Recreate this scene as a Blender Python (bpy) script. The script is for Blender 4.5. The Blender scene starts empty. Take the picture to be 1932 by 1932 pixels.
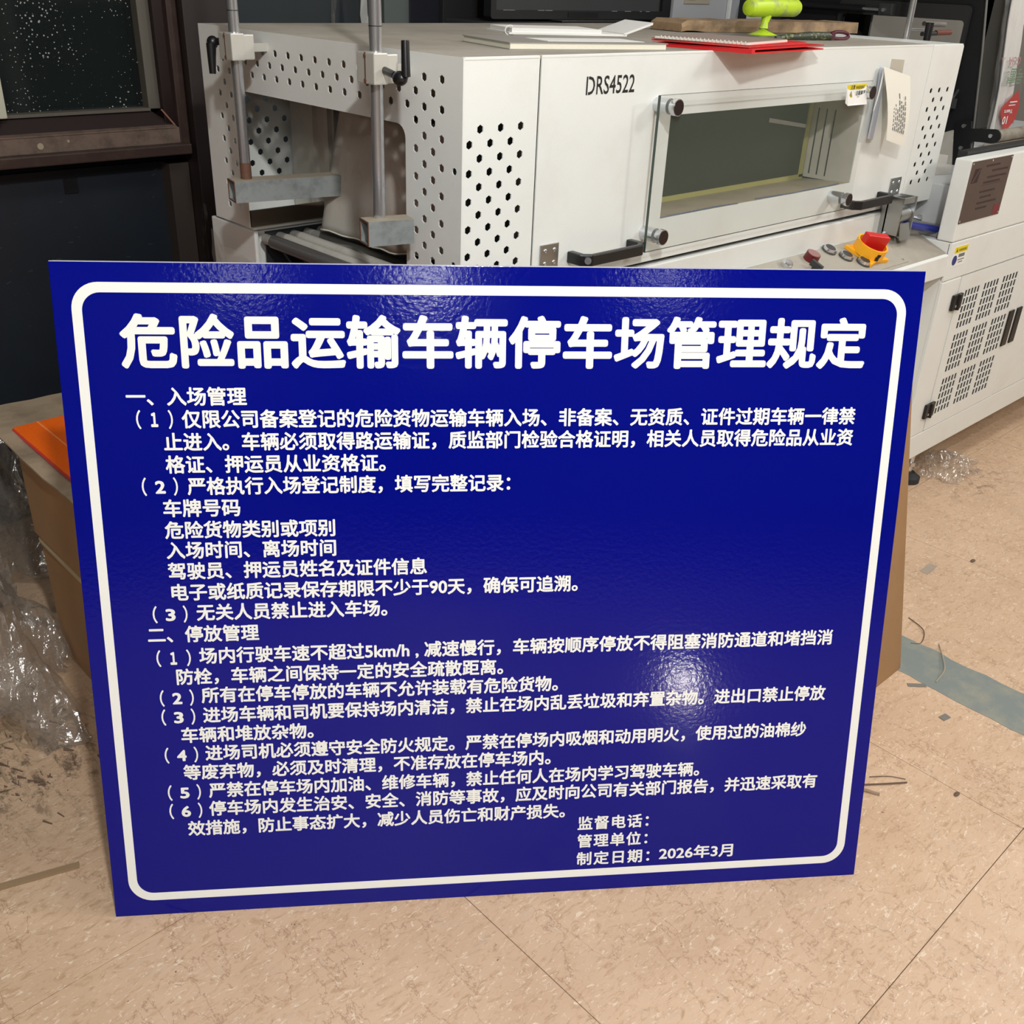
import bpy, bmesh, math, random
from mathutils import Vector, Matrix
random.seed(7)
S = bpy.context.scene
COL = S.collection

# ------------------------------------------------------------------ camera, world, lamps, exposure
CAM_Z = 1.31955
R = [[0.729504, -0.682865, 0.038979], [-0.299184, -0.369828, -0.879611], [0.615071, 0.630018, -0.474094]]
cam = bpy.data.cameras.new('camera'); cam.sensor_width = 36; cam.lens = 1896.91 / 1932 * 36
cam.clip_start = 0.02; cam.clip_end = 60
co = bpy.data.objects.new('camera', cam); COL.objects.link(co); S.camera = co
m3 = Matrix((R[0], [-v for v in R[1]], [-v for v in R[2]])).transposed()
co.matrix_world = Matrix.Translation((0, 0, CAM_Z)) @ m3.to_4x4()

w = bpy.data.worlds.new('world'); S.world = w; w.use_nodes = True
w.node_tree.nodes['Background'].inputs[0].default_value = (0.9, 0.93, 1, 1)
w.node_tree.nodes['Background'].inputs[1].default_value = 0.03

def lamp(name, loc, power, radius, color):
    l = bpy.data.lights.new(name, 'POINT'); l.energy = power; l.shadow_soft_size = radius; l.color = color
    o = bpy.data.objects.new(name, l); COL.objects.link(o); o.location = loc; return o
WARM = (1.0, 0.992, 0.965)
lamp('ceiling_lamp', (0.10, -0.27, 2.31), 66, 0.05, WARM)           # the near lamp that casts the sharp shadows
lamp('far_and_fill_lamp', (-5.3, -4.6, 2.60), 9, 0.12, WARM)
lamp('far_and_fill_lamp', (-4.1, -5.9, 2.60), 26, 0.11, WARM)
lamp('far_and_fill_lamp', (-2.1, -7.0, 2.60), 9, 0.10, WARM)
lamp('far_and_fill_lamp', (3.6, -1.2, 2.60), 60, 0.25, (1, .94, .88))  # added fill that brightens the sealing machine side
def fill_panel(loc, power, sx, sy, color):  # unseen area lights, added overhead as soft fill
    l = bpy.data.lights.new('added_fill_panel', 'AREA'); l.shape = 'RECTANGLE'; l.size = sx; l.size_y = sy; l.energy = power; l.color = color
    o = bpy.data.objects.new('added_fill_panel', l); COL.objects.link(o); o.location = loc; return o
fill_panel((-1.6, -1.9, 2.88), 36, 1.2, .6, WARM)
fill_panel((1.6, 0.3, 2.88), 9, 1.2, .6, WARM)
lamp('far_and_fill_lamp', (4.1, 0.4, 2.70), 26, 0.2, WARM)  # added fill for the background at right
lamp('sign_glint_light', (0.51, -0.76, 0.036), 1.5, 0.018, (1, .95, .9))   # light added near the floor to make the sign's low highlight

S.view_settings.view_transform = 'Standard'; S.view_settings.look = 'None'
S.view_settings.gamma = 1; S.view_settings.use_curve_mapping = False
S.view_settings.exposure = 1.0
S.cycles.max_bounces = 8; S.cycles.transparent_max_bounces = 24

# ------------------------------------------------------------------ materials
def srgb(r, g, b):
    f = lambda c: c / 12.92 if c <= .04045 else ((c + .055) / 1.055) ** 2.4
    return tuple(f(v / 255) for v in (r, g, b)) + (1,)
def mat(name, col, rough=.5, metal=0, bump=0, bscale=60, vary=0, vscale=8, vcol=None, lo=.45, hi=.7, **kw):
    m = bpy.data.materials.new(name); m.use_nodes = True; nt = m.node_tree; b = nt.nodes['Principled BSDF']
    b.inputs['Base Color'].default_value = col; b.inputs['Roughness'].default_value = rough
    b.inputs['Metallic'].default_value = metal
    for k, v in kw.items(): b.inputs[k].default_value = v
    N = nt.nodes.new; L = nt.links.new
    if bump or vary: tc = N('ShaderNodeTexCoord')
    if bump:
        n = N('ShaderNodeTexNoise'); n.inputs['Scale'].default_value = bscale; n.inputs['Detail'].default_value = 3
        bp = N('ShaderNodeBump'); bp.inputs['Strength'].default_value = bump; bp.inputs['Distance'].default_value = .002
        L(tc.outputs['Object'], n.inputs['Vector']); L(n.outputs['Fac'], bp.inputs['Height']); L(bp.outputs['Normal'], b.inputs['Normal'])
    if vary:
        n = N('ShaderNodeTexNoise'); n.inputs['Scale'].default_value = vscale; n.inputs['Detail'].default_value = 6; n.inputs['Roughness'].default_value = .65
        r = N('ShaderNodeMapRange'); r.inputs[1].default_value = lo; r.inputs[2].default_value = hi; r.inputs[4].default_value = vary
        mx = N('ShaderNodeMix'); mx.data_type = 'RGBA'; mx.inputs[6].default_value = col
        mx.inputs[7].default_value = vcol or tuple(c * .6 for c in col[:3]) + (1,)
        L(tc.outputs['Object'], n.inputs['Vector']); L(n.outputs['Fac'], r.inputs[0]); L(r.outputs[0], mx.inputs[0]); L(mx.outputs[2], b.inputs['Base Color'])
    return m
white = mat('white_powder_coat', srgb(224, 227, 224), .42, bump=.12, bscale=500, vary=.3, vscale=5, vcol=srgb(196, 190, 178), lo=.5, hi=.8)
dusty = mat('dusty_white_coat', srgb(168, 162, 151), .75, vary=.8, vscale=5, vcol=srgb(136, 128, 114), lo=.35, hi=.7, bump=.2, bscale=90)
inner_white = mat('inner_white_panel', srgb(190, 186, 176), .5, vary=.4, vscale=9)
greypanel = mat('grey_control_plate', srgb(165, 160, 148), .6, vary=.4, vscale=12, vcol=srgb(140, 130, 112))
blue = mat('blue_sign_film', (0.0002, 0.0030, 0.215, 1), .10, bump=.10, bscale=150)
blue.node_tree.nodes['Principled BSDF'].inputs['Specular IOR Level'].default_value = .3
signwhite = mat('white_reflective_lettering', srgb(238, 241, 238), .35)
signback = mat('sign_back', srgb(170, 170, 172), .5)
steel = mat('polished_steel', srgb(212, 214, 218), .22, .88)
zinc = mat('zinc_plate', srgb(175, 178, 178), .35, 1)
galv = mat('galvanised_steel', srgb(150, 156, 156), .55, .3, vary=.8, vscale=34, vcol=srgb(112, 118, 118))
rust = mat('rusty_steel', srgb(110, 78, 62), .7, .2, vary=.5, vscale=60)
alu = mat('cast_clamp_metal', srgb(200, 198, 190), .4, .35)
black = mat('black_plastic', srgb(22, 22, 24), .35)
blackm = mat('black_painted_metal', srgb(20, 21, 23), .45, bump=.1, bscale=400)
darkgrey = mat('dark_grey_plastic', srgb(52, 54, 55), .5)
rollergrey = mat('grey_roller', srgb(140, 139, 135), .45, vary=.5, vscale=14, vcol=srgb(98, 96, 92))
rollerlight = mat('pale_roller', srgb(198, 196, 188), .45, vary=.5, vscale=14, vcol=srgb(160, 156, 148))
curtainm = mat('heat_stained_curtain', srgb(184, 180, 172), .6, vary=.95, vscale=5.5, vcol=srgb(150, 112, 86), lo=.50, hi=.74)
red = mat('red_plastic', srgb(205, 26, 24), .4)
darkred = mat('dark_red_plastic', srgb(98, 20, 26), .4)
yellow = mat('yellow_plastic', srgb(250, 178, 26), .45)
bluegrip = mat('blue_vinyl_grip', srgb(24, 38, 130), .35)
neon = mat('lime_plastic', srgb(190, 222, 40), .45, vary=.6, vscale=30, vcol=srgb(150, 160, 110), lo=.5, hi=.62)
paper = mat('paper', srgb(226, 226, 222), .8)
paper_old = mat('aged_paper', srgb(220, 217, 206), .8)
catalogm = mat('grey_catalogue_cover', srgb(150, 146, 140), .6)
pages = mat('page_edges', srgb(225, 222, 205), .8, bump=.3, bscale=700)
redfolder = mat('red_folder', srgb(212, 34, 38), .45)
ink = mat('grey_print', srgb(110, 110, 112), .8)
blackink = mat('black_print', srgb(22, 22, 24), .6)
labelyellow = mat('label_yellow', srgb(226, 206, 30), .5)
labelblue = mat('label_blue', srgb(42, 56, 120), .5)
tapem = mat('beige_tape', srgb(186, 180, 166), .5)
carton = mat('brown_cardboard', srgb(158, 122, 84), .8, vary=.35, vscale=6, vcol=srgb(138, 104, 70))
cartonedge = mat('pale_cardboard_edge', srgb(188, 166, 132), .8)
cardsheet = mat('scuffed_cardboard', srgb(166, 148, 124), .75, vary=.8, vscale=10, vcol=srgb(120, 106, 88), bump=.4, bscale=40)
orange = mat('orange_acrylic', srgb(255, 112, 20), .3, vary=.4, vscale=120, vcol=srgb(235, 84, 14))
pinkedge = mat('red_pink_edge', srgb(228, 62, 72), .3)
brownframe = mat('brown_anodised_frame', srgb(60, 46, 42), .38, .2, vary=.6, vscale=18, vcol=srgb(84, 70, 60), lo=.5, hi=.75)
browndark = mat('dark_brown_frame', srgb(38, 27, 26), .35, .2)
sillm = mat('worn_sill', srgb(104, 88, 78), .5, vary=.9, vscale=26, vcol=srgb(66, 56, 50))
navy = mat('dark_navy_panel', srgb(18, 25, 34), .5, vary=.5, vscale=4, vcol=srgb(26, 36, 46))
teal = mat('dark_teal_wall', srgb(24, 34, 40), .6, vary=.4, vscale=3)
greygreen = mat('grey_green_panel', srgb(86, 94, 92), .6)
darkbrownwall = mat('dark_brown_panel', srgb(36, 33, 33), .6)
greywall = mat('grey_plaster', srgb(150, 146, 138), .85, vary=.4, vscale=3)
ceilm = mat('ceiling_paint', srgb(120, 118, 114), .9)
rubber = mat('black_rubber', srgb(40, 42, 44), .7)
wood = mat('old_wood', srgb(160, 134, 102), .75, vary=.95, vscale=13, vcol=srgb(92, 76, 62), bump=.6, bscale=50)
bladem = mat('dull_steel_blade', srgb(150, 148, 142), .4, .7)
speckle = mat('speckled_handle', srgb(52, 58, 44), .5, vary=.9, vscale=160, vcol=srgb(130, 140, 90), lo=.55, hi=.62)
plum = mat('plum_plastic', srgb(82, 28, 48), .3)
nameplatem = mat('nameplate_foil', srgb(128, 110, 102), .28, .75, vary=.5, vscale=14)
sackm = mat('woven_sack', srgb(206, 204, 200), .6, bump=.4, bscale=35)
sackred = mat('sack_red_print', srgb(178, 66, 64), .6); sackpink = mat('sack_pink_print', srgb(176, 128, 128), .6); sackgreen = mat('sack_green_print', srgb(116, 138, 112), .6)
bar_white = mat('lit_grey_panel', srgb(150, 150, 146), .6)
chamber = mat('chamber_dark_brown', srgb(70, 60, 52), .5)
sealant = mat('yellow_sealant', srgb(170, 164, 100), .5)
debrism = mat('wood_splinter', srgb(150, 126, 96), .8); darkscrap = mat('dark_scrap', srgb(104, 84, 70), .8); greyscrap = mat('grey_scrap', srgb(120, 118, 112), .8)

def glassmat(name, tint, alpha, rough=.03, spec=.5, bump=0, bscale=30, specks=0):
    m = mat(name, tint, rough, bump=bump, bscale=bscale); m.node_tree.nodes['Principled BSDF'].inputs['Alpha'].default_value = alpha
    nt = m.node_tree; b = nt.nodes['Principled BSDF']
    if specks:
        tc = nt.nodes.new('ShaderNodeTexCoord'); v = nt.nodes.new('ShaderNodeTexVoronoi'); v.inputs['Scale'].default_value = 120
        n = nt.nodes.new('ShaderNodeTexNoise'); n.inputs['Scale'].default_value = 7; n.inputs['Detail'].default_value = 4
        lt = nt.nodes.new('ShaderNodeMath'); lt.operation = 'MULTIPLY_ADD'; lt.inputs[1].default_value = .9; lt.inputs[2].default_value = -.29
        cm = nt.nodes.new('ShaderNodeMath'); cm.operation = 'LESS_THAN'
        mx = nt.nodes.new('ShaderNodeMix'); mx.data_type = 'RGBA'; mx.inputs[6].default_value = tint; mx.inputs[7].default_value = srgb(150, 152, 150)
        al = nt.nodes.new('ShaderNodeMath'); al.operation = 'MAXIMUM'; al.inputs[1].default_value = alpha
        L = nt.links.new
        L(tc.outputs['Object'], v.inputs['Vector']); L(tc.outputs['Object'], n.inputs['Vector'])
        L(n.outputs['Fac'], lt.inputs[0]); L(v.outputs['Distance'], cm.inputs[0]); L(lt.outputs[0], cm.inputs[1])
        L(cm.outputs[0], mx.inputs[0]); L(mx.outputs[2], b.inputs['Base Color']); L(cm.outputs[0], al.inputs[0]); L(al.outputs[0], b.inputs['Alpha'])
    return m
paneglass = glassmat('door_glass', srgb(140, 156, 142), .085, .04)
darkglass = glassmat('inner_heat_glass', srgb(40, 37, 30), .9, .3)
windowglass = glassmat('dusty_window_glass', srgb(26, 32, 32), .88, .12, specks=1)
def film_material(name, fac, bscale, dist):
    m = bpy.data.materials.new(name); m.use_nodes = True; nt = m.node_tree; N = nt.nodes.new; L = nt.links.new
    nt.nodes.remove(nt.nodes['Principled BSDF']); out = nt.nodes['Material Output']
    tr = N('ShaderNodeBsdfTransparent'); gl = N('ShaderNodeBsdfGlossy'); gl.inputs['Roughness'].default_value = .12; df = N('ShaderNodeBsdfDiffuse'); df.inputs[0].default_value = srgb(190, 188, 182)
    tc = N('ShaderNodeTexCoord'); n = N('ShaderNodeTexNoise'); n.inputs['Scale'].default_value = bscale; n.inputs['Detail'].default_value = 5; n.inputs['Distortion'].default_value = .8
    bp = N('ShaderNodeBump'); bp.inputs['Strength'].default_value = 1; bp.inputs['Distance'].default_value = dist
    L(tc.outputs['Object'], n.inputs['Vector']); L(n.outputs['Fac'], bp.inputs['Height']); L(bp.outputs[0], gl.inputs['Normal'])
    m1 = N('ShaderNodeMixShader'); m1.inputs[0].default_value = .72; L(df.outputs[0], m1.inputs[1]); L(gl.outputs[0], m1.inputs[2])
    m2 = N('ShaderNodeMixShader'); m2.inputs[0].default_value = fac; L(tr.outputs[0], m2.inputs[1]); L(m1.outputs[0], m2.inputs[2]); L(m2.outputs[0], out.inputs[0]); return m
filmm = film_material('clear_stretch_film', .46, 11, .028)
filmflat = glassmat('clear_film_flat', srgb(185, 182, 172), .32, .15, bump=.6, bscale=18)

def floor_material():
    m = bpy.data.materials.new('vinyl_tile'); m.use_nodes = True; nt = m.node_tree; b = nt.nodes['Principled BSDF']
    N = nt.nodes.new; L = nt.links.new
    geo = N('ShaderNodeNewGeometry')
    def noise(sc, det, rough=.6, dist=0, vec=None, stretch=None):
        n = N('ShaderNodeTexNoise'); n.inputs['Scale'].default_value = sc; n.inputs['Detail'].default_value = det
        n.inputs['Roughness'].default_value = rough; n.inputs['Distortion'].default_value = dist
        if stretch:
            mp = N('ShaderNodeMapping'); mp.inputs['Scale'].default_value = stretch; mp.inputs['Rotation'].default_value = (0, 0, .5)
            L(geo.outputs['Position'], mp.inputs['Vector']); L(mp.outputs[0], n.inputs['Vector'])
        else: L(geo.outputs['Position'], n.inputs['Vector'])
        return n.outputs['Fac']
    def rng(f, a, c, d0=0, d1=1):
        r = N('ShaderNodeMapRange'); r.inputs[1].default_value = a; r.inputs[2].default_value = c
        r.inputs[3].default_value = d0; r.inputs[4].default_value = d1; L(f, r.inputs[0]); return r.outputs[0]
    def mix(f, c1, c2):
        x = N('ShaderNodeMix'); x.data_type = 'RGBA'; L(f, x.inputs[0])
        for i, c in ((6, c1), (7, c2)):
            if isinstance(c, tuple): x.inputs[i].default_value = c
            else: L(c, x.inputs[i])
        return x.outputs[2]
    base = mix(rng(noise(5, 5), .35, .65), srgb(208, 179, 151), srgb(198, 168, 140))
    c = mix(rng(noise(34, 6, .75, 1.2, stretch=(1, 2.4, 1)), .50, .66, 0, .8), base, srgb(172, 140, 108))
    c = mix(rng(noise(52, 5, .7, 1.4, stretch=(1, 2.2, 1)), .575, .65, 0, .85), c, srgb(228, 210, 186))
    c = mix(rng(noise(14, 5, .65, 1.5), .60, .68, 0, .35), c, srgb(190, 172, 152))
    # thin wandering cracks / veins
    v = N('ShaderNodeTexNoise'); v.inputs['Scale'].default_value = 2.6; v.inputs['Detail'].default_value = 7; v.inputs['Roughness'].default_value = .62
    mp = N('ShaderNodeMapping'); mp.inputs['Scale'].default_value = (1.7, .8, 1); mp.inputs['Rotation'].default_value = (0, 0, -.5)
    L(geo.outputs['Position'], mp.inputs['Vector']); L(mp.outputs[0], v.inputs['Vector'])
    ab = N('ShaderNodeMath'); ab.operation = 'ABSOLUTE'; sb = N('ShaderNodeMath'); sb.operation = 'SUBTRACT'; sb.inputs[1].default_value = .5
    L(v.outputs['Fac'], sb.inputs[0]); L(sb.outputs[0], ab.inputs[0])
    vein = rng(ab.outputs[0], 0, .0040, .6, 0)
    c = mix(vein, c, srgb(142, 108, 84))
    # trodden black grime beside the cartons (a stain with its own place on the floor)
    sx = N('ShaderNodeSeparateXYZ'); L(geo.outputs['Position'], sx.inputs[0])
    def blob(cx, cy, r):
        d = N('ShaderNodeVectorMath'); d.operation = 'DISTANCE'; d.inputs[1].default_value = (cx, cy, 0); L(geo.outputs['Position'], d.inputs[0])
        return rng(d.outputs['Value'], r * .35, r, 1, 0)
    g = N('ShaderNodeMath'); g.operation = 'MULTIPLY'; L(blob(.36, 1.62, .26), g.inputs[0]); L(rng(noise(30, 8, .8, .35, stretch=(1.2, .6, 1)), .51, .60, 0, .8), g.inputs[1])
    c = mix(g.outputs[0], c, srgb(88, 74, 60))
    g2 = N('ShaderNodeMath'); g2.operation = 'MULTIPLY'; L(blob(2.95, 1.05, .22), g2.inputs[0]); L(rng(noise(20, 6, .75, 1.0), .54, .62, 0, .6), g2.inputs[1])
    c = mix(g2.outputs[0], c, srgb(98, 78, 62))
    sp = rng(noise(70, 2), .735, .76); c = mix(sp, c, srgb(110, 90, 72))
    L(c, b.inputs['Base Color']); b.inputs['Roughness'].default_value = .38
    L(rng(noise(30, 4), .3, .7, .32, .5), b.inputs['Roughness'])
    bp = N('ShaderNodeBump'); bp.inputs['Strength'].default_value = .12; bp.inputs['Distance'].default_value = .002; L(noise(60, 4), bp.inputs['Height']); L(bp.outputs[0], b.inputs['Normal'])
    return m
floorm = floor_material()
def post_material():
    m = mat('scuffed_brown_post', srgb(38, 30, 29), .45, vary=.85, vscale=1, vcol=srgb(122, 120, 116), lo=.60, hi=.68)
    nt = m.node_tree
    n = [x for x in nt.nodes if x.type == 'TEX_NOISE'][0]
    mp = nt.nodes.new('ShaderNodeMapping'); mp.inputs['Scale'].default_value = (14, 14, 4.2); mp.inputs['Location'].default_value = (3.1, 0, 1.3)
    tc = [x for x in nt.nodes if x.type == 'TEX_COORD'][0]
    nt.links.new(tc.outputs['Object'], mp.inputs[0]); nt.links.new(mp.outputs[0], n.inputs['Vector']); return m
postm = post_material()

# ------------------------------------------------------------------ mesh helpers
class MB:
    def __init__(s): s.bm = bmesh.new()
    def box(s, x0, y0, z0, x1, y1, z1, bev=0):
        g = bmesh.ops.create_cube(s.bm, size=1)
        vs = g['verts']
        for v in vs: v.co = Vector(((x0 + x1) / 2 + v.co.x * (x1 - x0), (y0 + y1) / 2 + v.co.y * (y1 - y0), (z0 + z1) / 2 + v.co.z * (z1 - z0)))
        if bev:
            es = list({e for v in vs for e in v.link_edges})
            bmesh.ops.bevel(s.bm, geom=es, offset=bev, segments=2, affect='EDGES', profile=.6)
        return s
    def cyl(s, a, b, r0, r1=None, seg=20, caps=True):
        a = Vector(a); b = Vector(b); d = b - a; r1 = r0 if r1 is None else r1
        q = d.to_track_quat('Z', 'Y').to_matrix().to_4x4()
        bmesh.ops.create_cone(s.bm, cap_ends=caps, segments=seg, radius1=r0, radius2=r1, depth=d.length, matrix=Matrix.Translation((a + b) / 2) @ q)
        return s
    def ball(s, c, r, sx=1, sy=1, sz=1, seg=14):
        bmesh.ops.create_uvsphere(s.bm, u_segments=seg, v_segments=seg // 2 + 1, radius=r, matrix=Matrix.Translation(c) @ Matrix.Diagonal((sx, sy, sz, 1)))
        return s
    def prism(s, pts, d):       # polygon (3D points) extruded by vector d
        d = Vector(d); a = [s.bm.verts.new(p) for p in pts]; b = [s.bm.verts.new(Vector(p) + d) for p in pts]; n = len(pts)
        s.bm.faces.new(a); s.bm.faces.new(b[::-1])
        for i in range(n): s.bm.faces.new((a[i], b[i], b[(i + 1) % n], a[(i + 1) % n]))
        return s
    def tube(s, pts, r, seg=10):
        pts = [Vector(p) for p in pts]
        rings = []
        for i, p in enumerate(pts):
            t = (pts[min(i + 1, len(pts) - 1)] - pts[max(i - 1, 0)]).normalized()
            q = t.to_track_quat('Z', 'Y').to_matrix()
            rr = r[i] if isinstance(r, (list, tuple)) else r
            rings.append([s.bm.verts.new(p + q @ Vector((math.cos(k * math.tau / seg) * rr, math.sin(k * math.tau / seg) * rr, 0))) for k in range(seg)])
        for i in range(len(rings) - 1):
            for k in range(seg): s.bm.faces.new((rings[i][k], rings[i][(k + 1) % seg], rings[i + 1][(k + 1) % seg], rings[i + 1][k]))
        s.bm.faces.new(rings[0][::-1]); s.bm.faces.new(rings[-1])
        return s
    def add(s, me, M=None):
        n = len(s.bm.verts); s.bm.from_mesh(me); s.bm.verts.ensure_lookup_table()
        if M is not None:
            for v in s.bm.verts[n:]: v.co = M @ v.co
        return s

def rootloc(p):
    while p.parent: p = p.parent
    return Vector(p.location)
def obj(name, mb, m, parent=None, smooth=False, bevel=0, local=False):
    bm = mb.bm if isinstance(mb, MB) else mb
    if not isinstance(bm, bpy.types.Mesh):
        bmesh.ops.recalc_face_normals(bm, faces=bm.faces[:])
        me = bpy.data.meshes.new(name); bm.to_mesh(me); bm.free()
    else: me = bm
    me.materials.append(m)
    if smooth:
        me.polygons.foreach_set('use_smooth', [True] * len(me.polygons))
        try: me.set_sharp_from_angle(angle=math.radians(40))
        except Exception: pass
    o = bpy.data.objects.new(name, me); COL.objects.link(o)
    if parent:
        o.parent = parent
        if parent.parent is None and not local and parent.type == 'EMPTY': o.location = -rootloc(parent)
        elif parent.parent is None and not local and parent.get('_shift'):
            o.location = -Vector(parent['_shift'])
    else:
        xs = [v.co for v in me.vertices]
        c = Vector((sum((min(v[i] for v in xs), max(v[i] for v in xs))) / 2 for i in range(3))); c.z = min(v.z for v in xs)
        me.transform(Matrix.Translation(-c)); o.location = c; o['_shift'] = tuple(c)
    if bevel:
        b = o.modifiers.new('bevel', 'BEVEL'); b.width = bevel; b.segments = 2; b.limit_method = 'ANGLE'
    return o
def thing(name, label, cat, loc, group=None):
    o = bpy.data.objects.new(name, None); COL.objects.link(o); o.location = loc; o.empty_display_size = .1
    o['label'] = label; o['category'] = cat
    if group: o['group'] = group
    return o
def tag(o, label, cat, group=None):
    o['label'] = label; o['category'] = cat
    if group: o['group'] = group
    return o
def struct(o): o['kind'] = 'structure'; return o

def curve_mesh(outer, holes, thick):
    cu = bpy.data.curves.new('c', 'CURVE'); cu.dimensions = '2D'; cu.fill_mode = 'BOTH'; cu.extrude = thick / 2
    for pts in [outer] + holes:
        s = cu.splines.new('POLY'); s.points.add(len(pts) - 1); s.use_cyclic_u = True
        for p, q in zip(s.points, pts): p.co = (q[0], q[1], 0, 1)
    o = bpy.data.objects.new('c', cu); COL.objects.link(o)
    me = bpy.data.meshes.new_from_object(o); bpy.data.objects.remove(o); bpy.data.curves.remove(cu)
    me.polygons.foreach_set('use_smooth', [False] * len(me.polygons)); return me
def holed(mb, outer, holes, thick, o, ux, uy):
    ux = Vector(ux); uy = Vector(uy); uz = ux.cross(uy)
    M = Matrix.Translation(o) @ Matrix((ux, uy, uz)).transposed().to_4x4()
    return mb.add(curve_mesh(outer, holes, thick), M)
def hexagon(x, y, r=.0070): return [(x + r * math.sin(k * math.pi / 3), y + r * math.cos(k * math.pi / 3)) for k in range(6)]
def disc(x, y, r, n=16): return [(x + r * math.cos(k * math.tau / n), y + r * math.sin(k * math.tau / n)) for k in range(n)]
def rrect(x0, y0, x1, y1, r, n=6):
    out = []
    for cx, cy, a in ((x1 - r, y1 - r, 0), (x0 + r, y1 - r, 90), (x0 + r, y0 + r, 180), (x1 - r, y0 + r, 270)):
        for k in range(n + 1):
            t = math.radians(a + 90 * k / n); out.append((cx + r * math.cos(t), cy + r * math.sin(t)))
    return out
def rect(x0, y0, x1, y1): return [(x0, y0), (x1, y0), (x1, y1), (x0, y1)]

_txt = {}
def text_mesh(s, space=1.0):
    k = (s, space)
    if k not in _txt:
        cu = bpy.data.curves.new('t', 'FONT'); cu.body = s; cu.size = 1; cu.space_character = space; cu.resolution_u = 3; cu.fill_mode = 'FRONT'
        o = bpy.data.objects.new('t', cu); COL.objects.link(o); me = bpy.data.meshes.new_from_object(o)
        bpy.data.objects.remove(o); bpy.data.curves.remove(cu); _txt[k] = me
    return _txt[k]
def text_fit(s, x0, x1, ymid, bold=.02, height=None, space=1.0, z=0.0, flipz=0.0):
    """flat lettering in the XY plane whose ink runs from x0 to x1; bold = weight added in em"""
    me = text_mesh(s, space); xs = [v.co.x for v in me.vertices]; a, c = min(xs), max(xs)
    sc = (x1 - x0) / (c - a + 2 * bold); sy = sc if height is None else height / .92
    mb = MB(); k = 0
    offs = [(0, 0)] + ([(math.cos(t * math.pi / 4) * bold, math.sin(t * math.pi / 4) * bold) for t in range(8)] if bold else [])
    base = ymid - .38 * sy
    for dx, dy in offs:
        M = Matrix.Translation((x0 + (dx + bold - a) * sc, base + dy * sy, z + k * 4e-6)) @ Matrix.Diagonal((sc, sy, 1, 1)); k += 1
        mb.add(me, M)
    return mb
def basis(o, ux, uy):
    ux = Vector(ux); uy = Vector(uy); return Matrix.Translation(o) @ Matrix((ux, uy, ux.cross(uy))).transposed().to_4x4()
def place(mb, M):
    for v in mb.bm.verts: v.co = M @ v.co
    return mb

# ------------------------------------------------------------------ floor, walls, ceiling
fl = struct(obj('floor', MB().box(-7, -9, -.06, 5.2, 3.0, -.004), mat('floor_joint_dark', srgb(120, 98, 78), .8)))
xs = [0.757 + .852 * k for k in range(-9, 6)]; ys = [.300 + .804 * k for k in range(-11, 4)]
for i in range(len(xs) - 1):
    for j in range(len(ys) - 1):
        x0, x1, y0, y1 = max(xs[i], -7), min(xs[i + 1], 5.2), max(ys[j], -9), min(ys[j + 1], 3)
        if x1 - x0 < .05 or y1 - y0 < .05: continue
        g = .0006
        if x1 < -.9 or y1 < -.8: pass
        obj('tile', MB().box(x0 + g, y0 + g, -.004, x1 - g, y1 - g, 0, .0006), floorm, fl)
strip = mat('worn_blue_grey_paint', srgb(122, 132, 130), .6, vary=1, vscale=14, vcol=srgb(150, 148, 134), lo=.45, hi=.7)
sm = MB()
pts = []
random.seed(3)
n = 60
left = [(1.868 + random.uniform(-.007, .007), -1.2 + 2.28 * k / n, 0.0002) for k in range(n + 1)]
right = [(2.004 + random.uniform(-.006, .006), -1.2 + 2.28 * k / n, 0.0002) for k in range(n + 1)]
sm.prism(left + right[::-1], (0, 0, .0006))
obj('floor_marking_strip', sm, strip, fl)

wb = struct(obj('wall_back', MB().box(-7, 2.56, 0, 5.2, 2.7, 2.9), teal))
struct(obj('wall_right', MB().box(4.72, -9, 0, 4.9, 2.56, 2.9), greywall))
struct(obj('wall_left', MB().box(-7.1, -9, 0, -7, 2.7, 2.9), greywall))
struct(obj('wall_front', MB().box(-7, -9.1, 0, 4.9, -9, 2.9), greywall))
struct(obj('ceiling', MB().box(-7, -9, 2.9, 4.9, 2.7, 3.0), ceilm))

# window in brown metal frame, left behind the machine
win = struct(obj('window_1', MB().box(-.6, 2.52, .99, 1.16, 2.528, 2.2), windowglass))
obj('window_frame', MB().box(1.146, 2.49, .99, 1.176, 2.555, 2.25, .002).box(-.6, 2.49, .986, 1.15, 2.52, .993), mat('grey_bead', srgb(84, 80, 72), .5), win)
fr = MB(); fr.box(1.176, 2.475, .95, 1.21, 2.555, 2.3, .002)
fr.prism([(-.6, 2.50, .99), (1.146, 2.50, .99), (1.199, 2.47, .950), (-.6, 2.47, .950)], (0, .05, 0))
obj('window_frame', fr, browndark, win)
obj('window_sill', MB().prism([(-.6, 2.475, .952), (1.199, 2.475, .952), (1.199, 2.46, .948), (-.6, 2.46, .948)], (0, 0, .003)).box(-.6, 2.462, .912, 1.205, 2.55, .949, .002), sillm, win)
fr = MB(); fr.box(-.6, 2.44, .888, 1.222, 2.55, .912, .003); fr.box(1.206, 2.465, .888, 1.232, 2.55, 2.3, .003)
obj('window_frame', fr, brownframe, win)
obj('window_handle', MB().box(.72, 2.46, .99, .807, 2.49, 1.085, .003), mat('ivory_handle', srgb(176, 176, 160), .4), win)
hol = MB().cyl((.866, 2.4605, .928), (.866, 2.463, .928), .007).cyl((.93, 2.4605, .935), (.93, 2.463, .935), .003, seg=8)
obj('screw_hole', hol, mat('pale_chip', srgb(150, 140, 120), .6), win)
obj('frame_bead', MB().tube([(1.17, 2.476, .990), (1.197, 2.468, .953)], .0022, 6), mat('bare_red_brown', srgb(128, 88, 72), .5), win)
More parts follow.
